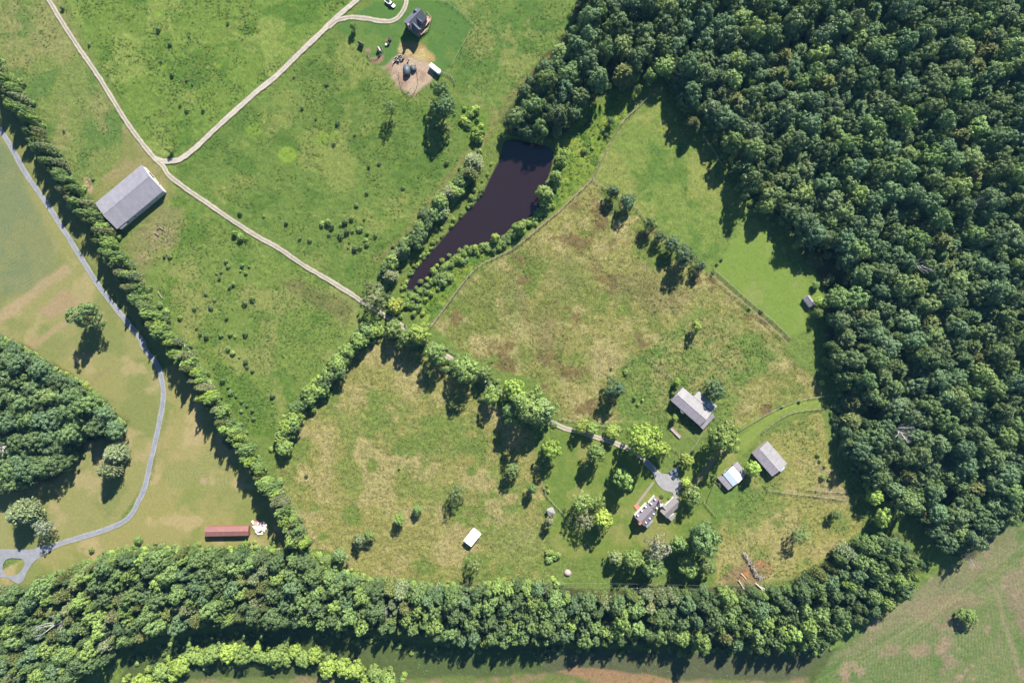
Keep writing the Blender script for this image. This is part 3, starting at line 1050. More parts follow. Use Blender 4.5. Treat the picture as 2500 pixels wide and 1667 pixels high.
def wood(poly, rmin, rmax, n_try, seed, pine_share, cols, pcols, hk, names, group, keep=None, avoid=None, overlap=0.58, inset=0.6, power=1.6, hmin=0.0):
    pts = scatter(poly, rmin, rmax, n_try, seed, overlap, inset, power)
    pb = np.clip(np.asarray(poly), (0, 0), (2500, 1667))
    bb = (pb[:, 0].min(), pb[:, 0].max(), pb[:, 1].min(), pb[:, 1].max())
    rng = random.Random(seed)
    nz = vn(pts[:, 0], pts[:, 1], 90, 5) * 0.6 + vn(pts[:, 0], pts[:, 1], 40, 2) * 0.4
    out = []
    for (u, v, r), q in zip(pts, nz):
        if avoid and any(math.hypot(u - a, v - b_) < c for a, b_, c in avoid):
            continue
        if u < -70 or u > 2570 or v < -60 or v > 1720:
            continue
        pine = q + rng.uniform(-0.22, 0.22) > 1 - pine_share
        h = hk * rng.uniform(0.75, 1.25)
        h = min(max(h, hmin / (2.2 * r * S)), 3.2)
        if pine:
            c = rng.choice(pcols)
            r = min(r * 0.95, rmax * 0.75)
            out.append(('pine', u, v, r, c, h * 0.95, wood_label(names[1], u, v, r, c, bb), group[1]))
        else:
            c = rng.choice(cols)
            out.append(('broad', u, v, r, c, h, wood_label(names[0], u, v, r, c, bb), group[0]))
    return out


TREES = []
TREES += wood(WOOD_E, 9, 34, 24000, 11, 0.26, ['d', 'd', 'bl', 'm', 'd', 'm', 'bl', 'bl'], ['o', 'd', 'd', 'o'], 1.2,
              ('broadleaf tree, WHERE of the big wood on the right', 'pine, WHERE of the big wood on the right'),
              ('broadleaf trees of the eastern wood', 'pines of the eastern wood'),
              avoid=[(1555, 175, 22), (1560, 205, 22), (1480, 160, 14), (2330, 1205, 16), (2250, 1130, 12), (2140, 1010, 10), (1590, 190, 10), (1610, 205, 10), (2005, 645, 62), (1985, 695, 45)], hmin=11.0)
TREES += wood(BELT_S, 9, 28, 12000, 12, 0.30, ['d', 'm', 'bl', 'v', 'm', 'd'], ['o', 'g', 'd', 'o'], 1.6,
              ('broadleaf tree, WHERE of the tree belt along the bottom', 'evergreen, WHERE of the tree belt along the bottom'),
              ('broadleaf trees of the southern belt', 'evergreens of the southern belt'), hmin=17.0)
TREES += wood(WOOD_W, 13, 31, 4000, 13, 0.12, ['bl', 'm', 'd', 'bl', 'd'], ['g', 'o'], 1.15,
              ('broadleaf tree, WHERE of the small wood at the left edge', 'evergreen, WHERE of the small wood at the left edge'),
              ('broadleaf trees of the western wood', 'evergreens of the western wood'))
TREES += wood(ROW_S, 15, 25, 2500, 14, 0.0, ['b', 'v', 'b', 'v', 'v'], ['o'], 0.9,
              ('tree, WHERE of the row at the bottom edge', ''), ('yellow-green trees of the bottom row', ''), overlap=0.6, inset=0.3)


def along(pts, step, width, rmin, rmax, seed, kind_cols, hk, label, group, pine_share=0.0, plabel=None, pgroup=None, pcols=('o', 'g')):
    rng = random.Random(seed)
    p = smooth(pts, 6)
    acc = 0
    out = []
    for a, b_ in zip(p[:-1], p[1:]):
        L = math.hypot(b_[0] - a[0], b_[1] - a[1])
        acc += L
        while acc > step:
            acc -= step
            t = 1 - acc / L
            x = a[0] + (b_[0] - a[0]) * t
            y = a[1] + (b_[1] - a[1]) * t
            nx_, ny_ = -(b_[1] - a[1]) / L, (b_[0] - a[0]) / L
            o = rng.uniform(-width, width)
            r = rng.uniform(rmin, rmax)
            if rng.random() < pine_share:
                out.append(('pine', x + nx_ * o, y + ny_ * o, r * 0.85, rng.choice(pcols), hk * rng.uniform(0.85, 1.15), plabel, pgroup))
            else:
                out.append(('broad', x + nx_ * o, y + ny_ * o, r, rng.choice(kind_cols), hk * rng.uniform(0.8, 1.1), label, group))
    return out


HEDGE_W = F([(-30, 130), (15, 195), (55, 262), (105, 350), (155, 425), (205, 497), (255, 575), (298, 648), (345, 722), (395, 790), (435, 848), (470, 900), (508, 958), (548, 1018), (590, 1085), (635, 1145), (668, 1205), (690, 1255)])
TREES += along(HEDGE_W[:9], 7.0, 12, 10, 17, 21, ['m', 'v', 'm'], 2.5, 'green tree in the tall hedgerow beside the paved lane', 'hedgerow trees by the lane', 0.5,
               'dark grey-green pine in the tall hedgerow beside the paved lane', 'hedgerow pines by the lane')
TREES += along(HEDGE_W[8:], 7.0, 12, 10, 17, 22, ['v', 'v', 'm', 'v', 'b'], 2.6, 'green tree in the tall hedgerow beside the paved lane', 'hedgerow trees by the lane', 0.22,
               'dark grey-green pine in the tall hedgerow beside the paved lane', 'hedgerow pines by the lane')
TREES += along(F([(640, 1030), (690, 935), (722, 900), (760, 860), (800, 808), (835, 775), (868, 748)]), 11, 10, 15, 24, 23, ['v', 'b', 'm', 'v'], 1.0,
               'bright green tree in the hedge between the two lower fields', 'trees of the middle hedge')
TREES += along(F([(1098, 358), (1074, 400), (1044, 436), (1012, 474), (979, 508), (958, 536), (924, 572), (900, 598), (886, 640)]), 16, 9, 15, 26, 24, ['m', 'd', 'v', 'm'], 0.95,
               'tree on the upper left bank of the pond', 'trees on the western pond bank', 0.2, 'grey-green evergreen on the upper left bank of the pond', 'evergreens on the western pond bank', ('g', 'o'))

LONE = [
    # kind, Fx, Fy, radius (photo px), colour, height factor, label
    ('broad', 197, 722, 36, 'm', 1.1, 'lone round tree casting a long shadow in the mown field on the left'),
    ('pine', 262, 1042, 24, 'g', 1.0, 'grey-green tree, upper one of the pair between the small wood and the lane'),
    ('pine', 248, 1078, 24, 'g', 1.1, 'grey-green tree, lower one of the pair between the small wood and the lane'),
    ('pine', 48, 1178, 30, 'g', 1.0, 'dark grey-green tree above the gravel loop'),
    ('open', 96, 1212, 27, 'w', 0.9, 'pale whitish tree beside the gravel loop'),
    ('shrub', 317, 1240, 11, 'm', 1.3, 'small clipped round bush on the lawn below the curved lane'),
    ('open', 94, 1330, 16, 'o', 0.9, 'thin olive tree just right of the gravel loop'),
    ('open', 895, 247, 19, 'm', 1.3, 'feathery tree left of the bigger pair, in the middle of the green field'),
    ('broad', 1012, 205, 24, 'm', 1.15, 'tree just below the white trailer'),
    ('broad', 1018, 248, 32, 'd', 1.05, 'dark tree at the bottom of the clump below the white trailer'),
    ('shrub', 1095, 308, 16, 'b', 1.4, 'bright green bush at the right end of the shrubby patch'),
    ('broad', 390, 344, 8, 'b', 1.0, 'tiny yellow-green tree inside the road fork'),
    ('broad', 811, 60, 9, 'v', 1.2, 'little tree below the drive, left of the top house'),
    ('broad', 967, 42, 0.1, 'v', 1.2, None),
    ('open', 858, 690, 32, 'g', 0.95, 'grey-green willow-like tree over the road at the creek crossing'),
    ('open', 848, 655, 16, 'g', 1.0, 'small grey-green tree left of the pond tip'),
    ('broad', 907, 702, 19, 'y', 0.9, 'bright yellow-green tree where the road crosses the creek'),
    ('broad', 902, 755, 24, 'm', 1.0, 'mid green tree just below the creek crossing'),
    ('broad', 962, 768, 30, 'b', 1.0, 'bright green tree on the road below the creek crossing'),
    ('broad', 935, 775, 24, 'm', 1.0, 'green tree squeezed between the creek and the road'),
    ('broad', 1000, 812, 30, 'v', 1.0, 'spreading green tree right beside the road, second below the creek'),
    ('broad', 1070, 845, 36, 'v', 0.95, 'soft light green tree over the middle of the road'),
    ('broad', 1112, 855, 22, 'm', 0.9, 'darker tree on the upper side of the road'),
    ('broad', 1130, 905, 24, 'v', 0.95, 'tree on the lower side of the road, left of the large clump'),
    ('broad', 1180, 898, 28, 'b', 1.0, 'bright yellow-green tree on the left of the large roadside clump'),
    ('broad', 1210, 932, 46, 'v', 1.05, 'biggest green tree in the large roadside clump'),
    ('broad', 1245, 945, 36, 'm', 1.0, 'green tree on the right of the large roadside clump'),
    ('broad', 1178, 950, 30, 'm', 1.0, 'green tree at the bottom of the large roadside clump'),
    ('broad', 1268, 1030, 27, 'b', 1.0, 'yellow-green tree at the left edge of the farmhouse lawn'),
    ('broad', 1178, 1080, 20, 'm', 0.9, 'small tree at the right side of the lower paddock'),
    ('broad', 1222, 1122, 13, 'm', 1.3, 'narrow dark tree left of the farmhouse lawn'),
    ('broad', 1338, 978, 21, 'b', 0.8, 'low yellow-green tree over the drive, first from the left'),
    ('broad', 1362, 984, 17, 'v', 0.85, 'low tree over the drive, second from the left'),
    ('broad', 1408, 992, 19, 'b', 0.8, 'small yellow-green tree left of the large one over the drive'),
    ('broad', 1480, 1012, 44, 'b', 1.05, 'large bright green tree spreading over the drive'),
    ('broad', 1520, 1032, 24, 'b', 1.0, 'bright tree hanging on the right of the large one over the drive'),
    ('broad', 1370, 1040, 25, 'v', 1.15, 'round lawn tree with an oval shadow, left of the house drive'),
    ('broad', 1430, 1100, 27, 'v', 1.1, 'tree on the lawn between the drive and the two pale trees'),
    ('broad', 1578, 1056, 16, 'b', 0.9, 'small bright tree above the parked cars'),
    ('broad', 1577, 1108, 13, 'y', 0.8, 'small yellow bush-like tree on the right edge of the gravel yard'),
    ('broad', 1665, 1006, 39, 'v', 0.95, 'large tree right of the big barn below the fence lane'),
    ('broad', 1731, 1076, 21, 'b', 0.85, 'round bright tree between the two sheds'),
    ('broad', 1592, 1138, 25, 'm', 0.9, 'dark green tree right of the farmhouse annex'),
    ('broad', 1410, 894, 25, 'bl', 1.0, 'round dark blue-green tree alone in the centre paddock'),
    ('broad', 1640, 895, 24, 'bl', 0.9, 'dark blue-green tree touching the far side of the big barn'),
    ('broad', 1557, 877, 10, 'b', 1.0, 'small yellow-green tree at the top corner of the big barn'),
    ('broad', 1551, 960, 9, 'b', 1.0, 'small yellow-green bush below the big barn'),
    ('broad', 1600, 748, 13, 'b', 1.2, 'young light tree alone in the upper right of the centre paddock'),
    ('open', 1338, 1152, 29, 'v', 1.0, 'thin-crowned pale tree on the farmhouse lawn, left one'),
    ('open', 1372, 1152, 22, 'v', 1.0, 'thin-crowned pale tree on the farmhouse lawn, right one'),
    ('broad', 1385, 1192, 27, 'y', 1.0, 'bright yellow-green tree below the two pale lawn trees'),
    ('open', 1345, 1195, 26, 'g', 0.9, 'shaded grey-green tree below the pale lawn trees'),
    ('broad', 1620, 1238, 44, 'm', 0.95, 'large green tree below the farmhouse annex, the rightmost of its clump'),
    ('open', 1515, 1258, 36, 'w', 0.95, 'pale silvery tree in the clump below the farmhouse'),
    ('broad', 1560, 1250, 22, 'v', 1.0, 'green tree between the silvery tree and the large one'),
    ('broad', 1455, 1285, 28, 'v', 0.95, 'green tree at the left end of the clump below the farmhouse'),
    ('broad', 1498, 1300, 30, 'm', 1.0, 'mid green tree at the bottom of the clump below the farmhouse'),
    ('broad', 1582, 1300, 26, 'v', 1.0, 'green tree in the lower right of the clump below the farmhouse'),
    ('broad', 1622, 1300, 22, 'm', 1.0, 'small tree at the lower right end of the clump below the farmhouse'),
    ('broad', 1415, 1280, 20, 'g', 0.9, 'olive tree left of the clump below the farmhouse'),
    ('open', 1050, 1130, 22, 'm', 1.15, 'lone airy tree with a dark shadow in the lower paddock'),
    ('broad', 918, 1193, 15, 'v', 0.95, 'left bush-like tree of the upper pair low in the lower paddock'),
    ('broad', 958, 1171, 13, 'm', 0.8, 'right bush-like tree of the upper pair low in the lower paddock'),
    ('broad', 825, 1240, 17, 'g', 0.95, 'left tree of the pair above the southern belt'),
    ('broad', 850, 1228, 14, 'v', 0.9, 'right tree of the pair above the southern belt'),
    ('broad', 780, 1275, 20, 'm', 0.9, 'round tree at the corner where the hedgerow meets the southern belt'),
    ('open', 1088, 1296, 20, 'o', 1.2, 'thin olive tree below the small white-roofed shed'),
    ('broad', 1262, 1198, 12, 'g', 1.3, 'narrow tree below the little white-roofed hut'),
    ('open', 1838, 1230, 24, 'm', 0.9, 'airy tree in the lower right paddock'),
    ('broad', 1918, 1182, 12, 'm', 1.0, 'small dark tree right of the airy one in the lower right paddock'),
    ('broad', 2225, 1418, 25, 'v', 0.5, 'single bushy tree in the striped field at the lower right'),
    ('open', 563, 1250, 11, 'b', 0.95, 'small yellow-green tree at the right end of the rusty shed'),
    ('broad', 1495, 176, 16, 'v', 1.1, 'round light green tree at the tip of the paddock'),
    ('broad', 1465, 205, 12, 'm', 1.2, 'small tree left of the paddock tip'),
    ('broad', 1458, 178, 13, 'm', 1.1, 'small dark tree above left of the paddock tip'),
    ('pine', 1592, 285, 17, 'o', 1.2, 'olive evergreen at the edge of the wood beside the paddock'),
    ('broad', 1403, 278, 10, 'd', 1.0, 'small dark tree alone on the shrubby slope left of the paddock'),
    ('broad', 1252, 445, 22, 'v', 0.9, 'round tree on the right bank of the pond'),
    ('broad', 1278, 405, 15, 'v', 0.9, 'small tree above the round one on the right bank of the pond'),
    ('broad', 1288, 370, 16, 'v', 0.9, 'small tree at the top of the right pond bank'),
    ('broad', 1137, 546, 12, 'y', 0.9, 'yellow shrub-like tree at the lower shore of the pond'),
    ('broad', 1195, 520, 15, 'v', 0.9, 'round shore bush-like tree right of the yellow one by the pond'),
    ('broad', 1875, 655, 11, 'v', 0.6, 'small light tree above the little shed at the edge of the wood'),
    ('broad', 1882, 690, 13, 'b', 0.8, 'bright bushy tree right of the little shed'),
    ('broad', 1880, 718, 13, 'm', 1.0, 'dark bushy tree below the little shed'),
    ('broad', 1760, 470, 23, 'v', 1.1, 'light green tree standing out from the wood above the pale lawn'),
    ('broad', 1933, 855, 16, 'y', 1.0, 'bright yellow-green tree at the edge of the right-hand wood'),
    ('broad', 2010, 1140, 22, 'b', 0.9, 'bright green tree in the clearing at the wood edge, upper'),
    ('broad', 2030, 1190, 24, 'b', 0.9, 'bright green tree in the clearing at the wood edge, lower'),
    ('broad', 1775, 985, 0.1, 'd', 1, None),
]
for (x, y, r, n) in [(1408, 440, 17, 'first'), (1441, 462, 19, 'second'), (1492, 515, 17, 'third'), (1516, 543, 14, 'fourth'), (1545, 560, 19, 'fifth'), (1574, 588, 26, 'sixth'), (1606, 610, 15, 'seventh')]:
    LONE.append(('broad', x, y, r * 1.08, 'bl' if n not in ('third',) else 'm', 0.92, '%s dark tree from the pond in the slanting row of seven' % n))
for k, x, y, r, c, h, lb in LONE:
    if lb:
        TREES.append((k, x * FK, y * FK, r * 1.08, c, h * (1.0 if k == 'shrub' else 1.22), lb, None))

# deciding which trees are counted one by one
for kind, limit in (('broad', 300), ('pine', 260)):
    named = [t for t in TREES if t[0] == kind and t[7] is None]
    rest = sorted([t for t in TREES if t[0] == kind and t[7] is not None], key=lambda t: -t[3])
    inframe = [t for t in rest if 0 <= t[1] <= 2500 and 0 <= t[2] <= 1667]
    keep = inframe[:max(0, limit - len(named))]
    ks = set(id(t) for t in keep)
    for t in named + keep:
        tree(*t)
    STUFF_TREES += [t for t in rest if id(t) not in ks]
for t in TREES:
    if t[0] in ('open', 'shrub'):
        tree(*t)

# dead trees
for u, v, r, h, lb in [(766, 1466, 16, 1.3, 'bare grey dead tree in the southern belt below the corner of the lower paddock'),
                       (941, 1491, 14, 1.3, 'dark bare dead tree in the middle of the southern belt'),
                       (1335, 1440, 14, 1.2, 'bare white dead tree at the top edge of the southern belt'),
                       (140, 1520, 22, 1.2, 'big bare dead tree near the left end of the southern belt'),
                       (2190, 1052, 22, 1.3, 'bare fallen-looking dead tree at the lower edge of the right-hand wood'),
                       (2240, 650, 18, 1.4, 'bare reddish dead tree deep in the right-hand wood'),
                       (2375, 500, 14, 1.4, 'bare dead tree near the right edge in the wood'),
                       (2360, 1357, 14, 1.2, 'bare dead tree on the edge of the striped field'),
                       (0, 1092, 18, 1.2, 'bare dead tree at the left edge of the small wood'),
                       (1655, 1325, 11, 1.2, 'small bare tree among the clump below the farmhouse')]:
    tree('dead', u, v, r * 1.1, None, h * 1.7, lb)

# ------------------------------------------------------------------ shrubs one can tell apart
SH = []


def dots(pts, col, r0, r1, label, group, seed):
    rng = random.Random(seed)
    keys_ = {'b': ['b', 'v', 'v', 'm'], 'v': ['v', 'm', 'v'], 'm': ['m', 'd', 'v'], 'd': ['d', 'm']}[col]
    for u, v in pts:
        col = rng.choice(keys_)
        SH.append((u, v, rng.uniform(r0 * 0.6, r1), col, rng.uniform(0.9, 1.5), label, group))


dots(T(0, 1, [(2060, 810), (2080, 860), (2205, 850), (2270, 860), (2190, 900), (2240, 920), (1970, 925), (2015, 910), (2000, 965), (2095, 1040), (2130, 1020), (1875, 1110), (1955, 1170), (1770, 1245), (1920, 1235), (1640, 1325), (1790, 1420), (1825, 1475), (1880, 1490), (2010, 1490), (2100, 1480), (2140, 1500), (2235, 1470), (2300, 1150), (2230, 1195), (2310, 1180), (2065, 1330)]),
     'm', 5, 8, 'small shrub dotted over the triangular field below the road', 'dark shrubs of the triangular field', 31)
dots(T(0, 2, [(2080, 40), (2120, 80), (2180, 120), (2240, 160), (2250, 210), (2300, 240), (2030, 330), (2080, 390), (2100, 440), (2150, 470), (2200, 520), (2250, 560), (2300, 600), (2310, 680), (2200, 610), (1950, 215)]),
     'm', 5, 8, 'small shrub dotted over the triangular field below the road', 'dark shrubs of the triangular field', 32)
dots(T(1, 1, [(70, 405), (275, 460), (600, 470), (655, 455), (690, 490), (665, 570), (770, 480), (810, 450), (870, 420), (830, 540), (880, 540), (770, 580), (945, 520), (985, 430), (915, 300), (1010, 185), (1090, 580), (1015, 560), (1000, 620), (850, 640), (840, 690), (900, 690), (950, 690), (1010, 660), (1340, 140), (400, 605), (490, 620)]),
     'm', 5, 9, 'small shrub scattered in the green field left of the pond', 'shrubs of the field left of the pond', 33)
dots(T(1, 0, [(420, 980), (740, 1120), (545, 1080), (710, 1310), (900, 1230), (1125, 1490), (1030, 1520), (1740, 1480), (345, 700), (640, 770), (1605, 1440)]),
     'd', 4, 7, 'small shrub in the big green field below the gravel road', 'shrubs of the big green field', 34)
dots(T(0, 0, [(565, 70), (810, 410), (1440, 270), (1545, 400), (2075, 210), (1720, 330), (1700, 730), (1750, 770), (1640, 960), (1700, 1000), (1850, 1005), (1565, 680), (580, 1190), (1465, 560)]),
     'd', 4, 8, 'small shrub in the field at the top left', 'shrubs of the top left field', 35)
dots(T(0, 1, [(1520, 750), (1545, 770), (1495, 770), (845, 65), (2185, 375)]), 'd', 5, 8, 'dark shrub near the big grey-roofed barn', 'shrubs near the grey barn', 36)
dots(T(0, 1, [(2140, 560), (2190, 590), (2240, 610)]), 'v', 8, 11, 'bushy green shrub hugging the road bend', 'shrubs at the road bend', 37)
dots(T(1, 1, [(2190, 600), (2060, 670), (1990, 700), (1920, 690), (1860, 720), (1820, 770), (1760, 760), (1700, 810), (1650, 850), (1620, 900), (1560, 970), (1500, 1000), (1460, 1060), (1400, 1110), (1340, 1130), (1290, 1180), (1240, 1180)]),
     'b', 8, 13, 'bush along the lower right shore of the pond', 'bushes along the lower pond shore', 38)
dots(T(1, 1, [(1690, 510), (1640, 520), (1610, 640), (1560, 720), (1500, 770), (1440, 850), (1400, 930), (1370, 1000), (1330, 1060), (1800, 430), (1870, 380), (1960, 230), (1990, 160), (2060, 80), (2110, 20)]),
     'b', 5, 8, 'bush along the left shore of the pond', 'bushes along the left pond shore', 39)
dots(T(1, 1, [(1480, 1230), (1440, 1290), (1520, 1290), (1700, 1000), (1660, 1060), (1760, 960), (1600, 1110)]), 'b', 9, 14, 'bush between the pond tip and the curved fence', 'bushes between pond tip and fence', 40)
dots(T(2, 0, [(710, 1130), (830, 1190), (800, 1240), (700, 1320), (730, 1350), (660, 1370), (860, 1230)]), 'v', 5, 8, 'low bush on the slope between the pond and the paddock', 'bushes above the pond', 41)
dots(T(2, 1, [(30, 480), (80, 520), (110, 460), (60, 560), (20, 590), (330, 100), (420, 90)]), 'v', 8, 12, 'bush on the right shore of the pond', 'bushes on the right pond shore', 42)
dots(T(2, 1, [(1910, 800), (1870, 840), (1830, 920), (2275, 1270), (2170, 1245)]), 'd', 5, 7, 'dark little bush on the paddock fence line at the right', 'bushes on the paddock fence line', 43)
dots(T(2, 2, [(1120, 490), (1190, 510), (1150, 550), (910, 215), (1040, 255), (1470, 450), (1480, 640), (320, 1290), (330, 1340), (300, 1320), (1370, 1380), (1440, 1400)]), 'b', 6, 9, 'green bush around the farmhouse and the big barn', 'bright bushes of the farmstead', 44)
dots(T(3, 2, [(460, 1010), (480, 1060), (520, 1110), (500, 1210), (560, 1230), (290, 520), (130, 570), (490, 350)]), 'b', 6, 9, 'bush in the overgrown ground right of the sheds', 'bushes right of the sheds', 45)
dots(T(2, 3, [(360, 380), (390, 420), (340, 440), (420, 400), (330, 380)]), 'v', 8, 11, 'green bush in the overgrown corner left of the farmhouse clump', 'bushes of the overgrown corner', 46)
dots(T(1, 2, [(2150, 160), (1305, 1130), (460, 1195), (110, 420), (150, 470)]), 'm', 4, 7, 'small bush on its own in the lower paddocks', 'single bushes of the lower paddocks', 47)
dots(T(1, 0, [(1900, 990), (1960, 1040), (2020, 1090), (2050, 1150), (1990, 1190), (2070, 1210), (1930, 1130), (2040, 1260), (1890, 1090), (2000, 1000)]), 'b', 8, 13, 'bush in the shrubby patch right of the tall clump', 'bushes of the shrubby patch', 48)
rng_ = random.Random(5)
top_edge = smooth(F([(110, 1328), (200, 1302), (280, 1268), (350, 1258), (440, 1258), (560, 1264), (690, 1268), (740, 1300), (830, 1322), (930, 1335), (1010, 1345), (1180, 1330), (1290, 1340)]), 5)
SH += [(u + rng_.uniform(-6, 6), v + rng_.uniform(0, 9), rng_.uniform(7, 12), rng_.choice(['b', 'v', 'v', 'm']), 1.0, 'green bush along the sunny top edge of the southern belt', 'bushes edging the southern belt') for u, v in top_edge[::1]]
west_edge = smooth(F([(0, 772), (60, 800), (130, 845), (200, 882), (245, 935), (285, 970)]), 6)
SH += [(u - 4, v + 3, rng_.uniform(7, 11), rng_.choice(['v', 'b']), 1.0, 'green bush along the sunny edge of the small wood at the left', 'bushes edging the western wood') for u, v in west_edge]
for u, v, r, c, h, lb, gp in SH:
    tree('shrub', u, v, r, c, h, lb, gp)


# ------------------------------------------------------------------ uncountable growth (geometry-node scatter)
def gn_scatter(name, pts, sources, label):
    """pts rows: x, y, z, sx, sz, rot, index ; sources: list of (mesh, colour, scale)"""
    srcs = bpy.data.collections.new(name + '_sources')
    uniq = {}
    remap = []
    for me, c in sources:
        if me.name not in uniq:
            cp = me.copy()
            cp.materials.clear()
            cp.materials.append(M_LEAF_I)
            o = bpy.data.objects.new('%s_%03d' % (name, len(uniq)), cp)
            srcs.objects.link(o)
            uniq[me.name] = len(uniq)
        remap.append(uniq[me.name])
    P = np.asarray(pts, np.float32)
    me = bpy.data.meshes.new(name)
    me.vertices.add(len(P))
    me.vertices.foreach_set('co', P[:, :3].ravel())
    a = me.attributes.new('inst_scale', 'FLOAT_VECTOR', 'POINT')
    a.data.foreach_set('vector', np.stack([P[:, 3], P[:, 3], P[:, 4]], 1).ravel())
    a = me.attributes.new('inst_rot', 'FLOAT_VECTOR', 'POINT')
    a.data.foreach_set('vector', np.stack([0 * P[:, 5], 0 * P[:, 5], P[:, 5]], 1).ravel())
    a = me.attributes.new('inst_id', 'INT', 'POINT')
    ids_ = P[:, 6].astype(np.int32)
    a.data.foreach_set('value', np.array(remap, np.int32)[ids_])
    a = me.attributes.new('tint', 'FLOAT_COLOR', 'POINT')
    tc_ = np.array([(*c, 1.0) for _, c in sources], np.float32)[ids_]
    tc_[:, :3] *= np.random.default_rng(1).uniform(0.85, 1.15, (len(P), 1))
    a.data.foreach_set('color', tc_.ravel())
    o = bpy.data.objects.new(name, me)
    COL.objects.link(o)
    ng = bpy.data.node_groups.new(name, 'GeometryNodeTree')
    ng.interface.new_socket('Geometry', in_out='INPUT', socket_type='NodeSocketGeometry')
    ng.interface.new_socket('Geometry', in_out='OUTPUT', socket_type='NodeSocketGeometry')
    gi = ng.nodes.new('NodeGroupInput')
    go = ng.nodes.new('NodeGroupOutput')
    ci = ng.nodes.new('GeometryNodeCollectionInfo')
    ci.inputs['Collection'].default_value = srcs
    ci.inputs['Separate Children'].default_value = True
    ci.inputs['Reset Children'].default_value = True
    ip = ng.nodes.new('GeometryNodeInstanceOnPoints')
    ip.inputs['Pick Instance'].default_value = True

    def attr(nm, tp):
        q = ng.nodes.new('GeometryNodeInputNamedAttribute')
        q.data_type = tp
        q.inputs['Name'].default_value = nm
        return q.outputs['Attribute']
    ng.links.new(gi.outputs[0], ip.inputs['Points'])
    ng.links.new(ci.outputs[0], ip.inputs['Instance'])
    ng.links.new(attr('inst_id', 'INT'), ip.inputs['Instance Index'])
    e2r = ng.nodes.new('FunctionNodeEulerToRotation')
    ng.links.new(attr('inst_rot', 'FLOAT_VECTOR'), e2r.inputs[0])
    ng.links.new(e2r.outputs[0], ip.inputs['Rotation'])
    ng.links.new(attr('inst_scale', 'FLOAT_VECTOR'), ip.inputs['Scale'])
    ng.links.new(ip.outputs[0], go.inputs[0])
    md = o.modifiers.new('scatter', 'NODES')
    md.node_group = ng
    tag(o, label, None, None, 'stuff')
    return o


def lc(k, f=1.0):
    return tuple(float(x) * f for x in alb(*LEAFC[k], KL))


# the rest of the woods
srcs, keys = [], {}
rows = []
for kind, u, v, r, c, h, lb, gp in STUFF_TREES:
    lib = BROAD if kind == 'broad' else PINE
    i = random.randrange(len(lib))
    key = (kind, i, c)
    if key not in keys:
        keys[key] = len(srcs)
        srcs.append((lib[i], lc(c)))
    zc = 1.3
    rr = r * S
    rr *= (1 - zc * rr * h / HC)
    p = W(u, v, zc * rr * h)
    rows.append((p.x, p.y, -0.15, rr, rr * h, random.random() * 6.28, keys[key]))
if rows:
    gn_scatter('woodland_trees', rows, srcs, 'remaining smaller trees filling the closed canopy of the woods')

# undergrowth in the woods
rows = []
src = [(m, lc(c, 0.8)) for m in SHRUB for c in ('d', 'm', 'o')]
for poly, n in ((WOOD_E, 2600), (BELT_S, 1300), (WOOD_W, 260)):
    p = np.asarray(poly)
    x = RNG.uniform(max(p[:, 0].min(), -60), min(p[:, 0].max(), 2560), n)
    y = RNG.uniform(max(p[:, 1].min(), -60), min(p[:, 1].max(), 1720), n)
    ok = sdf(poly, x, y) > 4
    for u, v in zip(x[ok], y[ok]):
        q = W(u, v, 1.0)
        r = RNG.uniform(1.2, 3.0)
        rows.append((q.x, q.y, -0.2, r, r * RNG.uniform(0.9, 1.6), RNG.uniform(0, 6.28), RNG.integers(len(src))))
gn_scatter('undergrowth', rows, src, 'low undergrowth between the trunks of the woods')

# ragged growth at the foot of hedges and along the banks
rows = []
src = [(m, lc(c, 0.95)) for m in SHRUB for c in ('v', 'm', 'd', 'b')]


def ragged(pts, n, width, r0, r1, seed, cols=(0, 1, 2)):
    rng = np.random.default_rng(seed)
    p = np.array(smooth(pts, 6))
    for _ in range(n):
        i = rng.integers(len(p) - 1)
        t = rng.random()
        u, v = p[i] * (1 - t) + p[i + 1] * t + rng.normal(size=2) * width
        if float(sdf(POND, np.array([u]), np.array([v]))[0]) > -3:
            continue
        q = W(u, v, 0.6)
        r = rng.uniform(r0, r1)
        rows.append((q.x, q.y, -0.2, r, r * rng.uniform(0.8, 1.5), rng.uniform(0, 6.28), rng.integers(5) * 4 + rng.choice(cols)))


ragged([(u + 12, v + 6) for u, v in HEDGE_W], 700, 11, 0.9, 2.4, 71)
ragged(F([(640, 1030), (690, 935), (722, 900), (760, 860), (800, 808), (835, 775), (868, 748)]), 220, 9, 0.8, 2.2, 72, (0, 1, 3))
ragged(F([(1098, 358), (1044, 436), (979, 508), (924, 572), (890, 630), (875, 680)]), 240, 9, 0.7, 2.0, 73, (0, 1, 2))
ragged(F([(1142, 385), (1118, 432), (1070, 490), (1010, 552), (960, 612), (930, 660)]), 150, 5, 0.5, 1.3, 74, (0, 1, 3))
ragged(F([(1290, 350), (1280, 400), (1258, 450), (1240, 490), (1190, 525), (1140, 560), (1080, 580), (1030, 605), (985, 650), (950, 685), (920, 705)]), 420, 7, 0.6, 1.9, 75, (0, 0, 1, 3))
ragged(F([(890, 700), (930, 760), (1000, 815), (1060, 850), (1130, 890), (1200, 930), (1260, 960)]), 200, 13, 0.7, 1.8, 76, (0, 1, 2))
ragged(F([(1560, 235), (1605, 272), (1645, 310), (1690, 380), (1712, 430), (1750, 470), (1815, 512)]), 160, 8, 0.7, 1.9, 77, (1, 2, 0))
ragged(F([(1905, 830), (1930, 890), (1922, 960), (1950, 1050), (1990, 1110), (2060, 1170)]), 180, 8, 0.7, 2.0, 78, (1, 2, 0))
ragged(F([(100, 1335), (200, 1305), (280, 1270), (440, 1262), (690, 1272), (830, 1328), (1010, 1352), (1290, 1348)]), 500, 8, 0.7, 2.0, 79, (0, 1, 3))
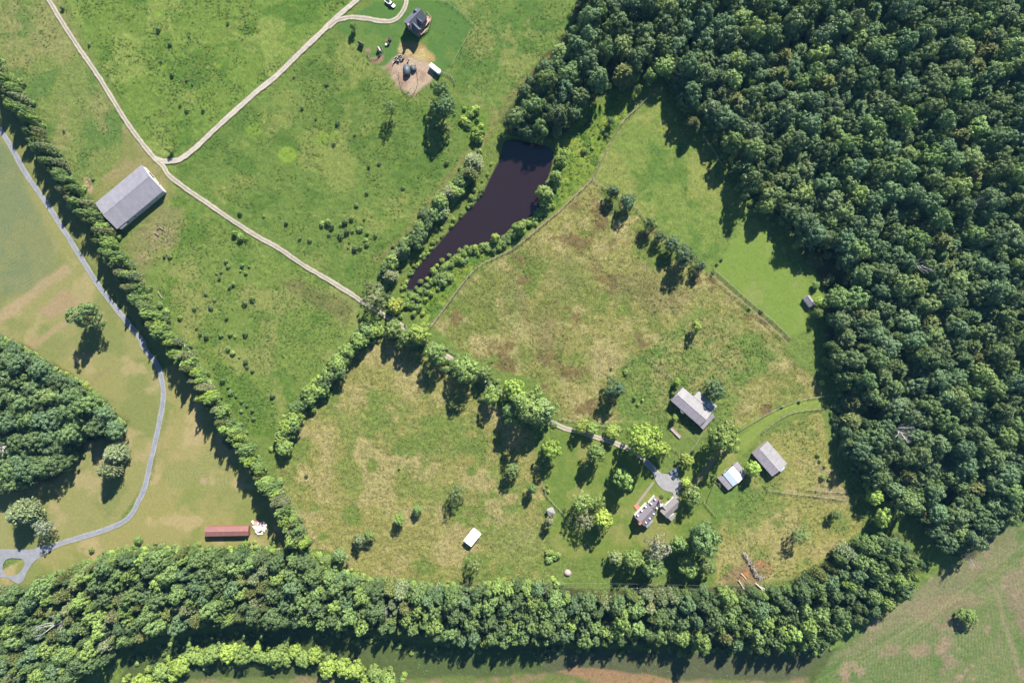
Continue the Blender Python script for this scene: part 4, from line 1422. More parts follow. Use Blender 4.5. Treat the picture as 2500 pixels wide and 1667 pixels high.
ragged(F([(290, 1520), (450, 1470), (700, 1455), (1000, 1490), (1500, 1495), (1900, 1490)]), 200, 8, 0.6, 1.6, 80, (0, 1, 2))
ragged(F([(300, 1568), (420, 1510), (560, 1500), (740, 1515), (930, 1562)]), 160, 10, 0.8, 2.0, 81, (0, 3, 1))
gn_scatter('hedge_bottom_growth', rows, src, 'ragged low growth along the hedge bottoms, wood edges and pond banks')

# weeds and coarse grass clumps of the meadows
rows = []
srcw = [(m, tuple(float(x) for x in alb(*c, 0.52))) for m in WEED for c in ((108, 146, 62), (134, 164, 72), (106, 142, 66), (154, 164, 84))]


def weeds(poly, n, seed, lo, hi, r0, r1, sc=55, tint=None):
    rng = np.random.default_rng(seed)
    p = np.asarray(poly)
    x = rng.uniform(p[:, 0].min(), p[:, 0].max(), n)
    y = rng.uniform(p[:, 1].min(), p[:, 1].max(), n)
    d = sdf(poly, x, y)
    pr = 0.8 * sstep(lo - 0.14, hi + 0.08, fbm(x, y, sc, seed % 5, 4))
    ok = (d > 5) & (rng.random(n) < pr) & (dline(ROAD_A, x, y) > 12) & (dline(ROAD_B, x, y) > 12) & (sdf(POND, x, y) < -3)
    for u, v in zip(x[ok], y[ok]):
        q = W(u, v, 0)
        r = rng.uniform(r0, r1) * 0.55
        k = rng.integers(4) * 4 + (rng.integers(4) if tint is None else rng.choice(tint))
        rows.append((q.x, q.y, -0.25, r, r * rng.uniform(0.7, 1.2), rng.uniform(0, 6.28), k))


weeds(F([(115, -20), (820, -20), (780, 52), (395, 355), (345, 340)]), 14000, 51, 0.5, 0.62, 0.5, 1.3)
weeds(F([(-20, -20), (110, -20), (262, 235), (280, 380), (222, 460), (100, 330), (-20, 170)]), 5000, 52, 0.52, 0.66, 0.5, 1.1)
weeds(F([(410, 375), (780, 70), (880, 170), (1040, 230), (1110, 280), (1000, 470), (880, 620), (820, 670), (600, 530)]), 18000, 53, 0.48, 0.62, 0.5, 1.2)
weeds(F([(300, 570), (400, 450), (600, 555), (815, 695), (820, 750), (700, 885), (640, 1000), (560, 980)]), 14000, 54, 0.46, 0.6, 0.5, 1.2)
weeds(F([(460, 800), (560, 850), (640, 930), (640, 1005), (560, 985), (500, 900)]), 3000, 55, 0.2, 0.5, 0.7, 1.4, tint=(0, 1, 2))
weeds(F([(1000, 0), (1320, 0), (1290, 90), (1150, 260), (1030, 180)]), 5000, 56, 0.5, 0.64, 0.4, 1.0)
weeds(F([(1345, 250), (1430, 210), (1455, 235), (1410, 310), (1365, 400), (1180, 560), (1060, 640), (990, 735), (930, 712), (925, 665), (1130, 545), (1240, 480), (1300, 320)]), 8400, 57, 0.3, 0.5, 0.6, 1.5, tint=(0, 1, 1))
weeds(F([(1370, 415), (1640, 640), (1800, 790), (1880, 900), (1700, 1000), (1440, 960), (1290, 950), (1100, 835), (1000, 745), (1180, 580)]), 14000, 58, 0.52, 0.66, 0.4, 1.1, tint=(3, 3, 1, 0))
weeds(F([(1420, 840), (1600, 720), (1790, 810), (1700, 900), (1660, 990), (1500, 1000)]), 5200, 59, 0.4, 0.6, 0.5, 1.2, tint=(0, 1, 3))
weeds(F([(890, 790), (1040, 850), (1220, 1010), (1250, 1330), (1000, 1340), (780, 1300), (640, 1080), (770, 860)]), 12000, 60, 0.54, 0.68, 0.4, 1.0, tint=(3, 3, 1))
weeds(F([(1760, 1005), (1880, 945), (1920, 1100), (1990, 1200), (1840, 1325), (1650, 1340), (1655, 1220)]), 6000, 61, 0.46, 0.62, 0.4, 1.1, tint=(3, 1, 0))
weeds(F([(1510, 210), (1640, 370), (1720, 510), (1645, 630), (1370, 412)]), 5000, 62, 0.54, 0.66, 0.3, 0.8, tint=(1, 3))
weeds(F([(1900, 1040), (1960, 1080), (2060, 1180), (2050, 1240), (1980, 1220), (1930, 1120)]), 1800, 63, 0.2, 0.5, 0.6, 1.4, tint=(0, 1))
weeds(F([(260, 1640), (300, 1520), (700, 1445), (1300, 1490), (1850, 1510), (1800, 1640)]), 3000, 64, 0.45, 0.6, 0.5, 1.2)
gn_scatter('meadow_weeds', rows, srcw, 'clumps of weeds and coarse grass in the meadows')


# ------------------------------------------------------------------ buildings
def metal_roof(name, c, rough=0.5, c2=None, n=0.08, sc=0.6):
    return mat(name, c, rough, 0.35, 0.0, noise=n * 1.5, nscale=sc, color2=c2, stretch=(0.9, 0.45, 1))


M_GREYROOF = metal_roof('grey_metal_roof', alb(196, 192, 204))
M_PALEROOF = metal_roof('pale_metal_roof', alb(206, 202, 202, 0.319), n=0.1)
M_WEATHER = metal_roof('weathered_roof', alb(204, 196, 206), n=0.12, sc=1.2)
M_WHITEROOF = metal_roof('white_metal_roof', (0.72, 0.72, 0.72), 0.4, n=0.03)
M_BLUEROOF = metal_roof('bluish_white_roof', (0.36, 0.42, 0.48), 0.4, n=0.05)
M_RUST = metal_roof('rusty_roof', alb(206, 140, 128, 0.350), 0.8, alb(176, 128, 128, 0.334), sc=0.5)
M_DARKSHINGLE = mat('dark_shingles', alb(140, 144, 158), 0.85, 0.2, noise=0.18, nscale=1.4)
M_SLATE = mat('slate_roof', alb(176, 172, 186), 0.7, 0.25, noise=0.14, nscale=1.4, color2=alb(178, 160, 164))
M_ANNEXROOF = mat('annex_shingles', alb(192, 184, 184), 0.85, 0.2, noise=0.10, nscale=1.2)
M_WHITEWALL = mat('white_siding', (0.72, 0.71, 0.68), 0.7, 0.3, noise=0.05, nscale=1.0)
M_GREYWALL = mat('grey_boards', (0.22, 0.2, 0.18), 0.9, 0.15, noise=0.25, nscale=1.5)
M_BARNWALL = mat('cream_metal_siding', (0.40, 0.38, 0.34), 0.7, 0.25, noise=0.1, nscale=0.6)
M_LOGWALL = mat('dark_log_wall', (0.13, 0.10, 0.085), 0.9, 0.15, noise=0.25, nscale=1.5)
M_REDWALL = mat('red_boards', (0.16, 0.07, 0.055), 0.9, 0.15, noise=0.3, nscale=1.5)
M_DARK = mat('dark_opening', (0.02, 0.02, 0.022), 0.9, 0.1)
M_GLASS = mat('window_glass', (0.03, 0.04, 0.05), 0.1, 0.6)
M_BRICK = mat('brick', (0.32, 0.13, 0.09), 0.9, 0.15, noise=0.25, nscale=4)
M_DECK = mat('deck_boards', (0.38, 0.24, 0.19), 0.85, 0.2, noise=0.2, nscale=2)
M_CONC = mat('concrete', alb(214, 196, 182, 0.380), 0.9, 0.15, noise=0.12, nscale=1.2)
M_TRIM = mat('white_trim', (0.8, 0.8, 0.78), 0.6, 0.3)


def frame(quad, h):
    """4 photograph pixels A,B,C,D of the eaves (A-B along the ridge, B-C across), eave height -> centre, length, width, angle"""
    p = [W(u, v, h) for u, v in quad]
    c = (p[0] + p[1] + p[2] + p[3]) / 4
    ax = ((p[1] - p[0]) + (p[2] - p[3])) / 2
    wy = ((p[2] - p[1]) + (p[3] - p[0])) / 2
    L = ax.length
    a = math.atan2(ax.y, ax.x)
    nrm = Vector((-math.sin(a), math.cos(a), 0))
    wd = wy.dot(nrm)
    return Vector((c.x, c.y, 0)), L, wd, a


def slope(parent, p0, p1, p2, p3, material, name='roof_slope', th=0.14, ribs=0.0):
    """roof slab, p0-p1 eave, p2-p3 ridge; ribs = spacing of raised seams"""
    mb = MB()
    mb.slab([p0, p1, p2, p3], th)
    if ribs:
        p0, p1, p2, p3 = map(Vector, (p0, p1, p2, p3))
        L = (p1 - p0).length
        n = int(L / ribs)
        u = (p1 - p0).normalized()
        for i in range(1, n):
            t = i / n
            a = p0.lerp(p1, t)
            b_ = p3.lerp(p2, t)
            s = u * 0.025
            hgt = Vector((0, 0, 0.022))
            mb.slab([a - s + hgt, a + s + hgt, b_ + s + hgt, b_ - s + hgt], 0.02)
    return mb.build(name, material, parent)


def gable(name, label, cat, quad, he, hr, roofm, wallm, t=0.5, ov=0.35, ribs=0.9, root=None, roofm2=None, openings=(), cap=True, th=0.14):
    c, L, wd, a = frame(quad, he)
    w = abs(wd)
    sgn = 1 if wd > 0 else -1
    if root is None:
        root = empty(name, (c.x, c.y, 0), a)
        tag(root, label, cat)
        off = Vector((0, 0, 0))
        M = Matrix.Identity(4)
    else:
        M = root.matrix_basis.inverted() @ (Matrix.Translation(c) @ Matrix.Rotation(a, 4, 'Z'))

    def tr(x, y, z):
        return M @ Vector((x, y * sgn, z))
    hl = L / 2
    y0, y1 = -w / 2, w / 2
    yr = y0 + w * t
    # walls
    x0, x1 = -hl + ov, hl - ov
    ya, yb = y0 + ov, y1 - ov
    ea = he + (hr - he) * (ya - y0) / (yr - y0) - th
    eb = he + (hr - he) * (y1 - yb) / (y1 - yr) - th
    pr = [(ya, -0.6), (yb, -0.6), (yb, eb), (yr, hr - th), (ya, ea)]
    vs_ = [tr(x0, y, z) for y, z in pr] + [tr(x1, y, z) for y, z in pr]
    fs = [(0, 1, 2, 3, 4), (9, 8, 7, 6, 5)] + [(i, (i + 1) % 5 + 0, (i + 1) % 5 + 5, i + 5) for i in range(5) if i not in (2, 3)]
    link_mesh('wall', vs_, fs, wallm, root)
    slope(root, tr(-hl, y0, he), tr(hl, y0, he), tr(hl, yr, hr), tr(-hl, yr, hr), roofm, ribs=ribs, th=th)
    slope(root, tr(-hl, y1, he), tr(hl, y1, he), tr(hl, yr, hr), tr(-hl, yr, hr), roofm2 or roofm, ribs=ribs, th=th)
    if cap:
        mb = MB()
        mb.tube([tr(-hl - 0.02, yr, hr + 0.015), tr(hl + 0.02, yr, hr + 0.015)], 0.075, 6)
        mb.build('ridge_cap', roofm, root)
    for (kind, side, pos, z0, ww, hh) in openings:
        if side in ('x0', 'x1'):
            xx = x0 - 0.03 if side == 'x0' else x1 + 0.03
            pts = [(xx, pos - ww / 2, z0), (xx, pos + ww / 2, z0), (xx, pos + ww / 2, z0 + hh), (xx, pos - ww / 2, z0 + hh)]
            nv = Vector((-1 if side == 'x0' else 1, 0, 0))
        else:
            yy = ya - 0.03 if side == 'y0' else yb + 0.03
            pts = [(pos - ww / 2, yy, z0), (pos + ww / 2, yy, z0), (pos + ww / 2, yy, z0 + hh), (pos - ww / 2, yy, z0 + hh)]
            nv = Vector((0, -1 if side == 'y0' else 1, 0))
        inner = [tr(*p) for p in pts]
        outer = [tr(*(Vector(p) + nv * 0.05)) for p in pts]
        o = link_mesh('door' if kind == 'door' else 'window', inner + outer,
                      [(0, 1, 2, 3), (7, 6, 5, 4), (0, 4, 5, 1), (1, 5, 6, 2), (2, 6, 7, 3), (3, 7, 4, 0)], M_DARK if kind == 'door' else M_GLASS, root)
        fr = MB()
        f = 0.09
        ex = [Vector(p) for p in pts]
        cx = sum(ex, Vector()) / 4
        for i in range(4):
            p, q = ex[i], ex[(i + 1) % 4]
            fr.tube([tr(*(p + nv * 0.05)), tr(*(q + nv * 0.05))], f * 0.6, 4)
        fr.build('frame', M_TRIM, o)
    return root, tr, (L, w)


def leanto(root, quad, z_hi, z_lo, roofm, wallm, ribs=0.9, walls=True, name='lean_to_roof'):
    """quad A,B (high side) C,D (low side), photograph pixels"""
    inv = root.matrix_basis.inverted()
    A, B = [W(u, v, z_hi) for u, v in quad[:2]]
    C, D = [W(u, v, z_lo) for u, v in quad[2:]]
    o = slope(root, inv @ D, inv @ C, inv @ B, inv @ A, roofm, name, 0.12, ribs)
    if walls:
        m = (A + B + C + D) / 4

        def ins(p, z):
            q = p + (m - p) * 0.07
            return inv @ Vector((q.x, q.y, z))
        lo = [ins(p, -0.6) for p in (A, B, C, D)]
        hi = [ins(p, p.z - 0.16 - (0.0)) for p in (A, B, C, D)]
        link_mesh('lean_to_wall', lo + hi, [(0, 1, 5, 4), (1, 2, 6, 5), (2, 3, 7, 6), (3, 0, 4, 7), (4, 5, 6, 7)], wallm, root)
    return o


# 1 big grey barn on the left
Q = [(234.4, 496.5), (344.5, 401.3), (400.3, 466.8), (284.0, 559.3)]
barn1, tr1, (L1, W1) = gable('barn', 'big barn with a smooth grey metal roof beside the road fork', 'barn', Q, 4.4, 7.2, M_GREYROOF, M_BARNWALL, openings=[
    ('door', 'x1', -2.5, 0, 3.6, 3.4), ('door', 'x1', 3.0, 0, 1.2, 2.2), ('window', 'x1', 5.2, 1.2, 1.0, 1.0), ('door', 'x0', 0, 0, 3.6, 3.4)] + [('window', 'y1', -9 + 4.5 * i, 1.4, 1.4, 1.0) for i in range(5)])
mb = MB()
for i in range(7):
    x = -11 + i * 3.6
    mb.box(x - 0.08, x + 0.08, -0.08, 0.08, -0.5, 3.2, Matrix.Translation((0, -W1 / 2 - 0.6, 0)))
o = slope(barn1, Vector((-L1 / 2 + 2.2, -W1 / 2 + 0.1, 3.5)) if False else tr1(-L1 / 2 + 1.2, W1 / 2 + 0.9, 3.6), tr1(-L1 / 2 + 5.2, W1 / 2 + 0.9, 3.6), tr1(-L1 / 2 + 5.2, W1 / 2 - 0.3, 4.15), tr1(-L1 / 2 + 1.2, W1 / 2 - 0.3, 4.15), M_GREYROOF, 'side_porch_roof', 0.1)

# 2 big barn of the farmstead
k2 = lambda pts: ZM(1600, 920, 9.225, pts)
Q = k2([(350, 535), (1005, 1105), (1270, 800), (620, 230)])
barn2, tr2, (L2, W2) = gable('barn', 'large pale-roofed barn with a side wing in the farmstead', 'barn', Q, 4.2, 5.4, M_WEATHER, M_GREYWALL, t=0.47, roofm2=M_PALEROOF,
                             openings=[('door', 'y0', 3.0, 0, 3.0, 3.0), ('door', 'x0', 0, 0, 3.0, 3.2), ('window', 'y0', -4.0, 1.4, 1.2, 1.0)])
leanto(barn2, k2([(1280, 790), (865, 440), (980, 318), (1392, 655)]), 4.15, 3.0, M_PALEROOF, M_GREYWALL)
leanto(barn2, k2([(1280, 815), (1000, 1110), (1078, 1190), (1338, 892)]), 3.3, 2.7, M_WEATHER, M_GREYWALL)
leanto(barn2, k2([(640, 800), (560, 735), (575, 800), (632, 835)]), 4.0, 3.6, M_WEATHER, M_GREYWALL, ribs=0, walls=False, name='door_canopy')

# 3 shed with the asymmetrical roof
k3 = lambda pts: ZM(1720, 1050, 9.225, pts)
Q = k3([(1088, 540), (1535, 1055), (1850, 735), (1415, 235)])
shed3, tr3, _ = gable('shed', 'grey-roofed shed with one broad and one narrow slope, far right of the farmstead', 'shed', Q, 3.2, 4.2, M_WEATHER, M_GREYWALL, t=0.42, roofm2=M_PALEROOF,
                      openings=[('door', 'y0', 0, 0, 2.8, 2.4), ('window', 'y0', 4.0, 1.2, 1.0, 0.8)])
leanto(shed3, k3([(1790, 800), (1690, 900), (1715, 935), (1812, 850)]), 2.7, 2.3, M_BLUEROOF, M_GREYWALL, ribs=0)

# 4 shed with the white panels
Q = k3([(420, 1005), (640, 1262), (870, 1075), (640, 795)])
shed4, tr4, _ = gable('shed', 'small shed with a bright white and grey banded roof, beside the round tree', 'shed', Q, 3.0, 4.0, M_BLUEROOF, M_GREYWALL, t=0.46, roofm2=M_WHITEROOF,
                      openings=[('door', 'x0', 0, 0, 2.2, 2.2)])
leanto(shed4, k3([(430, 1020), (640, 1275), (535, 1350), (300, 1085)]), 2.7, 2.2, M_WEATHER, M_GREYWALL)
leanto(shed4, k3([(870, 1060), (650, 790), (740, 705), (945, 960)]), 2.85, 2.3, M_WEATHER, M_GREYWALL)

# 5 small white-roofed shed in the lower paddock
Q = T(1, 3, [(1985, 153), (2052, 208), (1960, 330), (1892, 265)])
gable('shed', 'small white-roofed run-in shed alone in the lower paddock', 'shed', [Q[1], Q[2], Q[3], Q[0]], 2.7, 2.95, M_WHITEROOF, M_GREYWALL, openings=[('door', 'y1', 0, 0, 3.0, 2.2)])

# 6 long rusty shed
Q = ZM(480, 1250, 11.76, [(245, 410), (1490, 400), (1500, 665), (255, 700)])
shed6, tr6, (L6, W6) = gable('shed', 'long rusty red roofed shed on the mown lawn', 'shed', Q, 3.2, 4.0, M_RUST, M_REDWALL, ribs=0.75, t=0.5,
                             openings=[('door', 'y1', -6 + 4 * i, 0, 2.6, 2.4) for i in range(4)])

# 7 little shed at the edge of the wood
Q = ZM(1930, 700, 22.4, [(670, 660), (1040, 1140), (1330, 900), (1010, 410)])
gable('shed', 'little weathered shed at the edge of the wood by the pale lawn', 'shed', Q, 2.2, 3.4, M_WEATHER, M_GREYWALL, t=0.6, openings=[('door', 'y0', 0, 0, 1.0, 1.9)])

# 8 little hut with hipped white roof
c = W(1345, 1249, 2.3)
hut = empty('garden_hut', (c.x, c.y, 0), R(20))
tag(hut, 'little hut with a white pyramid roof left of the farmhouse lawn', 'hut')
mb = MB()
mb.box(-1.3, 1.3, -1.3, 1.3, -0.4, 2.15)
mb.build('wall', M_WHITEWALL, hut)
rv = [(-1.75, -1.75, 2.1), (1.75, -1.75, 2.1), (1.75, 1.75, 2.1), (-1.75, 1.75, 2.1), (0, 0, 3.1)]
link_mesh('roof', rv, [(0, 1, 4), (1, 2, 4), (2, 3, 4), (3, 0, 4), (3, 2, 1, 0)], M_PALEROOF, hut)
mb = MB()
mb.box(-0.45, 0.45, -1.36, -1.31, 0, 1.9)
mb.build('door', M_DARK, hut)

# 9 farmhouse
kh = lambda pts: ZM(1530, 1180, 11.2, pts)
Q = kh([(205, 915), (560, 545), (840, 800), (500, 1160)])
house, trh, (Lh, Wh) = gable('farmhouse', 'farmhouse with a dark slate roof and rows of white dormers', 'house', Q, 5.0, 7.0, M_SLATE, M_WHITEWALL, ribs=0,
                             openings=[('window', 'y0', -2.2 + 2.2 * i, 0.9, 1.0, 1.5) for i in range(3)] + [('window', 'y0', -2.2 + 2.2 * i, 3.2, 1.0, 1.2) for i in range(3)] + [('window', 'x0', 1.0, 1.0, 1.0, 1.4)])
Q2 = kh([(590, 560), (785, 335), (985, 520), (800, 740)])
gable('x', '', '', Q2, 4.7, 6.5, M_SLATE, M_WHITEWALL, ribs=0, root=house, openings=[('window', 'y1', 0, 0.9, 1.0, 1.5), ('window', 'x1', 0, 1.2, 1.0, 1.5)])
inv = house.matrix_basis.inverted()


def dormer(u, v, z, ang, w=0.55, d=0.8, h=0.5, roofm=None):
    p = inv @ W(u, v, z)
    rel = ang - house.rotation_euler.z
    M = Matrix.Translation(p) @ Matrix.Rotation(rel, 4, 'Z')
    mb = MB()
    hw = w / 2
    prof = [(-hw, -1.0), (hw, -1.0), (hw, 0.0), (0, h * 0.5), (-hw, 0.0)]
    vs_ = [M @ Vector((0, y, zz)) for y, zz in prof] + [M @ Vector((-d, y, zz)) for y, zz in prof]
    mb.add(vs_, [(0, 1, 2, 3, 4), (0, 5, 6, 1), (1, 6, 7, 2), (4, 9, 5, 0)])
    o = mb.build('dormer', M_WHITEWALL, house)
    r_ = MB()
    e = 0.08
    for s in (-1, 1):
        q = [M @ Vector((e, s * (hw + e), -0.04)), M @ Vector((-d, s * (hw + e), -0.04)), M @ Vector((-d, 0, h * 0.5 + 0.1)), M @ Vector((e, 0, h * 0.5 + 0.1))]
        r_.slab(q, 0.07)
    r_.build('dormer_roof', roofm or M_TRIM, o)
    g = MB()
    g.box(0.02, 0.06, -hw * 0.55, hw * 0.55, -0.75, -0.1, M)
    g.build('dormer_window', M_GLASS, o)
    return o


af = house.rotation_euler.z + math.pi / 2
for (x, y) in [(285, 860), (390, 735), (495, 620), (650, 540), (757, 425)]:
    u, v = kh([(x, y)])[0]
    dormer(u, v, 6.0, af)
for (x, y) in [(945, 590), (835, 690), (745, 840), (640, 965), (535, 1075)]:
    u, v = kh([(x, y)])[0]
    dormer(u, v, 5.8, af + math.pi)
leanto(house, kh([(500, 1140), (690, 950), (730, 1035), (560, 1222)]), 3.6, 3.0, M_PALEROOF, M_WHITEWALL, ribs=0)
# chimneys
for (x, y, z, w_, d_, nm) in [(365, 1085, 7.6, 1.3, 0.8, 'chimney'), (905, 470, 7.4, 0.8, 0.7, 'chimney')]:
    u, v = kh([(x, y)])[0]
    p = inv @ W(u, v, z)
    mb = MB()
    mb.box(p.x - w_ / 2, p.x + w_ / 2, p.y - d_ / 2, p.y + d_ / 2, -0.5, z + 0.7)
    mb.box(p.x - w_ / 2 - 0.08, p.x + w_ / 2 + 0.08, p.y - d_ / 2 - 0.08, p.y + d_ / 2 + 0.08, z + 0.5, z + 0.62)
    mb.build(nm, M_BRICK, house)
# front porch of brick
mb = MB()
q = [inv @ W(u, v, 0.25) for u, v in kh([(190, 620), (280, 545), (385, 660), (290, 740)])]
mb.slab(q, 0.5)
mb.build('porch_floor', M_BRICK, house)
# annex: an L of two gables
Qa = kh([(1105, 925), (1275, 345), (1505, 570), (1320, 830)])
Qa = kh([(1010, 790), (1285, 350), (1515, 560), (1230, 1000)])
Qa = kh([(920, 765), (1290, 350), (1512, 565), (1100, 935)])
annex, tra, _ = gable('annex', 'grey-roofed wing attached to the right of the farmhouse', 'house wing', Qa, 3.2, 4.5, M_ANNEXROOF, M_WHITEWALL, ribs=0,
                      openings=[('window', 'x1', 0, 1.0, 1.0, 1.3), ('door', 'x1', -1.4, 0, 1.0, 2.1), ('window', 'y1', 1.0, 1.0, 1.0, 1.2)])
leanto(annex, kh([(1125, 940), (1300, 820), (1345, 880), (1225, 1030)]), 2.9, 2.4, M_PALEROOF, M_WHITEWALL, ribs=0)
Qc = kh([(1090, 690), (960, 560), (1040, 520), (1130, 620)])
Qc = kh([(905, 655), (1010, 540), (1120, 660), (1010, 780)])
gable('x', '', '', [Qc[1], Qc[2], Qc[3], Qc[0]], 3.0, 4.3, M_ANNEXROOF, M_WHITEWALL, ribs=0, root=annex, cap=False)

# 10 house at the top
kt = lambda pts: ZM(860, 0, 6.27, pts)
Q = kt([(765, 352), (975, 132), (1165, 265), (955, 480)])
house2, trt, (Lt, Wt) = gable('house', 'dark-roofed house with steep gables and a wooden deck at the top', 'house', Q, 5.0, 8.4, M_DARKSHINGLE, M_LOGWALL, ribs=0, ov=0.4,
                              openings=[('window', 'y1', -2 + 2 * i, 1, 1.0, 1.5) for i in range(3)] + [('door', 'y0', 0, 0, 1.1, 2.1)])
inv2 = house2.matrix_basis.inverted()
Qw = kt([(1065, 455), (950, 335), (868, 400), (985, 530)])
gable('x', '', '', Qw, 5.0, 8.0, M_DARKSHINGLE, M_LOGWALL, ribs=0, root=house2, cap=False, openings=[('window', 'x0', 0, 1.2, 1.2, 1.6)])
Qd = kt([(1080, 335), (1000, 270), (960, 310), (1035, 375)])
gable('x', '', '', Qd, 6.0, 7.8, M_DARKSHINGLE, M_LOGWALL, ribs=0, root=house2, cap=False)
Qe = kt([(930, 205), (985, 255), (1035, 195), (975, 140)])
gable('x', '', '', Qe, 5.8, 7.6, M_DARKSHINGLE, M_LOGWALL, ribs=0, root=house2, cap=False)
mb = MB()
u, v = kt([(865, 395)])[0]
p = inv2 @ W(u, v, 8)
mb.box(p.x - 0.45, p.x + 0.45, p.y - 0.45, p.y + 0.45, 4, 9.4)
mb.build('chimney', M_CONC, house2)
# deck: boards one by one, posts, rail
dk = [inv2 @ W(u, v, 1.2) for u, v in kt([(1150, 240), (1215, 290), (1080, 460), (1040, 415)])]
for i in range(14):
    t0, t1 = i / 14, (i + 0.86) / 14
    a0, a1 = dk[0].lerp(dk[1], t0), dk[0].lerp(dk[1], t1)
    b0, b1 = dk[3].lerp(dk[2], t0), dk[3].lerp(dk[2], t1)
    m_ = MB()
    m_.slab([a0, a1, b1, b0], 0.06)
    m_.build('deck_board', M_DECK, house2)
dk2 = [inv2 @ W(u, v, 1.2) for u, v in kt([(1080, 465), (1175, 430), (1030, 560), (960, 510)])]
m_ = MB()
m_.slab([dk2[0], dk2[1], dk2[2], dk2[3]], 0.08)
m_.build('deck_floor', M_DECK, house2)
rail_pts = [inv2 @ W(u, v, 1.2) for u, v in kt([(1140, 185), (1215, 285), (1175, 435), (1030, 560), (960, 512)])]
m_ = MB()
for a_, b_ in zip(rail_pts[:-1], rail_pts[1:]):
    m_.tube([a_ + Vector((0, 0, 0.95)), b_ + Vector((0, 0, 0.95))], 0.06, 5)
    m_.tube([a_ + Vector((0, 0, 0.5)), b_ + Vector((0, 0, 0.5))], 0.04, 5)
m_.build('deck_rail', M_DECK, house2)
for a_, b_ in zip(rail_pts[:-1], rail_pts[1:]):
    for t in (0, 0.33, 0.66):
        q = a_.lerp(b_, t)
        m_ = MB()
        m_.box(q.x - 0.07, q.x + 0.07, q.y - 0.07, q.y + 0.07, -0.5, 2.25)
        m_.build('deck_post', M_DECK, house2)

# 11 outbuildings of the top house
Q = kt([(78, 650), (100, 622), (172, 665), (155, 700)])
gable('shed', 'tiny brown shed left of the chicken pen near the top house', 'shed', [Q[1], Q[2], Q[3], Q[0]], 2.1, 2.7, mat('brown_roof', alb(150, 124, 112), 0.9, 0.2, noise=0.2), M_GREYWALL, ov=0.15, ribs=0)
Q = kt([(370, 735), (405, 718), (445, 775), (405, 800)])
gable('chicken_coop', 'tiny pinkish-roofed coop inside the round pen near the top house', 'coop', [Q[1], Q[2], Q[3], Q[0]], 1.9, 2.5, mat('pink_roof', alb(226, 196, 190, 0.380), 0.7, 0.3, noise=0.1), M_GREYWALL, ov=0.12, ribs=0)


def quonset(label, p0, p1, width, hgt, material):
    a = W(*p0, hgt * 0.6)
    b_ = W(*p1, hgt * 0.6)
    ang = math.atan2(b_.y - a.y, b_.x - a.x)
    L = (b_ - a).length
    c_ = (a + b_) / 2
    root = empty('quonset_hut', (c_.x, c_.y, 0), ang)
    tag(root, label, 'hut', 'round-roofed huts in the dirt yard')
    n = 14
    vs_, fs = [], []
    for x in (-L / 2, L / 2):
        for k in (1.0, 0.95):
            for i in range(n + 1):
                t = math.pi * i / n
                vs_.append((x, math.cos(t) * width / 2 * k, math.sin(t) * hgt * k - (0.1 if i in (0, n) else 0)))
    m = n + 1
    for i in range(n):
        fs.append((i, i + 1, 2 * m + i + 1, 2 * m + i))
        fs.append((m + i, 3 * m + i, 3 * m + i + 1, m + i + 1))
        fs.append((i, m + i, m + i + 1, i + 1))
        fs.append((2 * m + i, 2 * m + i + 1, 3 * m + i + 1, 3 * m + i))
    link_mesh('curved_shell', vs_, fs, material, root, True)
    mb = MB()
    k = 9
    for j in range(k):
        x = -L / 2 + L * j / (k - 1)
        mb.tube([(x, math.cos(math.pi * i / 10) * (width / 2 + 0.02), math.sin(math.pi * i / 10) * (hgt + 0.02)) for i in range(11)], 0.035, 4)
    mb.build('rib', material, root)
    w_ = [(-L / 2 + 0.3, math.cos(math.pi * i / 10) * width / 2 * 0.93, math.sin(math.pi * i / 10) * hgt * 0.93) for i in range(11)]
    link_mesh('end_wall', w_, [tuple(range(11))], M_DARK, root)
    return root


M_GALV = metal_roof('galvanised', alb(136, 150, 158, 0.319), 0.45)
quonset('larger round-roofed metal hut in the dirt yard', kt([(830, 1000)])[0], kt([(832, 1150)])[0], 3.4, 2.3, M_GALV)
quonset('smaller round-roofed metal hut in the dirt yard', kt([(922, 1008)])[0], kt([(938, 1085)])[0], 2.5, 1.7, M_GALV)

# white horse trailer
M_WPAINT = mat('white_paint', (0.8, 0.8, 0.8), 0.35, 0.5)
M_RUBBER = mat('rubber', (0.02, 0.02, 0.02), 0.9, 0.2)
M_RIM = mat('steel_rim', (0.4, 0.4, 0.42), 0.4, 0.5, 0.6)


def wheel(parent, x, y, r, w, z=None):
    z = r if z is None else z
    mb = MB()
    mb.tube([(x, y - w / 2, z), (x, y + w / 2, z)], r, 16)
    t = mb.build('wheel', M_RUBBER, parent)
    mb = MB()
    mb.tube([(x, y - w / 2 - 0.015, z), (x, y + w / 2 + 0.015, z)], r * 0.58, 12)
    mb.build('rim', M_RIM, t)


a = W(*kt([(1190, 985)])[0], 2.5)
b_ = W(*kt([(1345, 1110)])[0], 2.5)
tl = empty('trailer', ((a.x + b_.x) / 2, (a.y + b_.y) / 2, 0), math.atan2(b_.y - a.y, b_.x - a.x))
tag(tl, 'long white livestock trailer at the right of the dirt yard', 'trailer')
Lh_ = (b_ - a).length / 2
mb = MB()
prof = [(-1.05, 0.5), (1.05, 0.5), (1.05, 2.3), (0.9, 2.5), (-0.9, 2.5), (-1.05, 2.3)]
mb.add([(-Lh_, y, z) for y, z in prof] + [(Lh_ - 0.5, y, z) for y, z in prof] + [(Lh_, y * 0.6, z if z < 2 else z - 0.1) for y, z in prof],
       [(5, 4, 3, 2, 1, 0), (12, 13, 14, 15, 16, 17)] + [(i, (i + 1) % 6, (i + 1) % 6 + 6, i + 6) for i in range(6)] + [(i + 6, (i + 1) % 6 + 6, (i + 1) % 6 + 12, i + 12) for i in range(6)])
mb.build('body', M_WPAINT, tl)
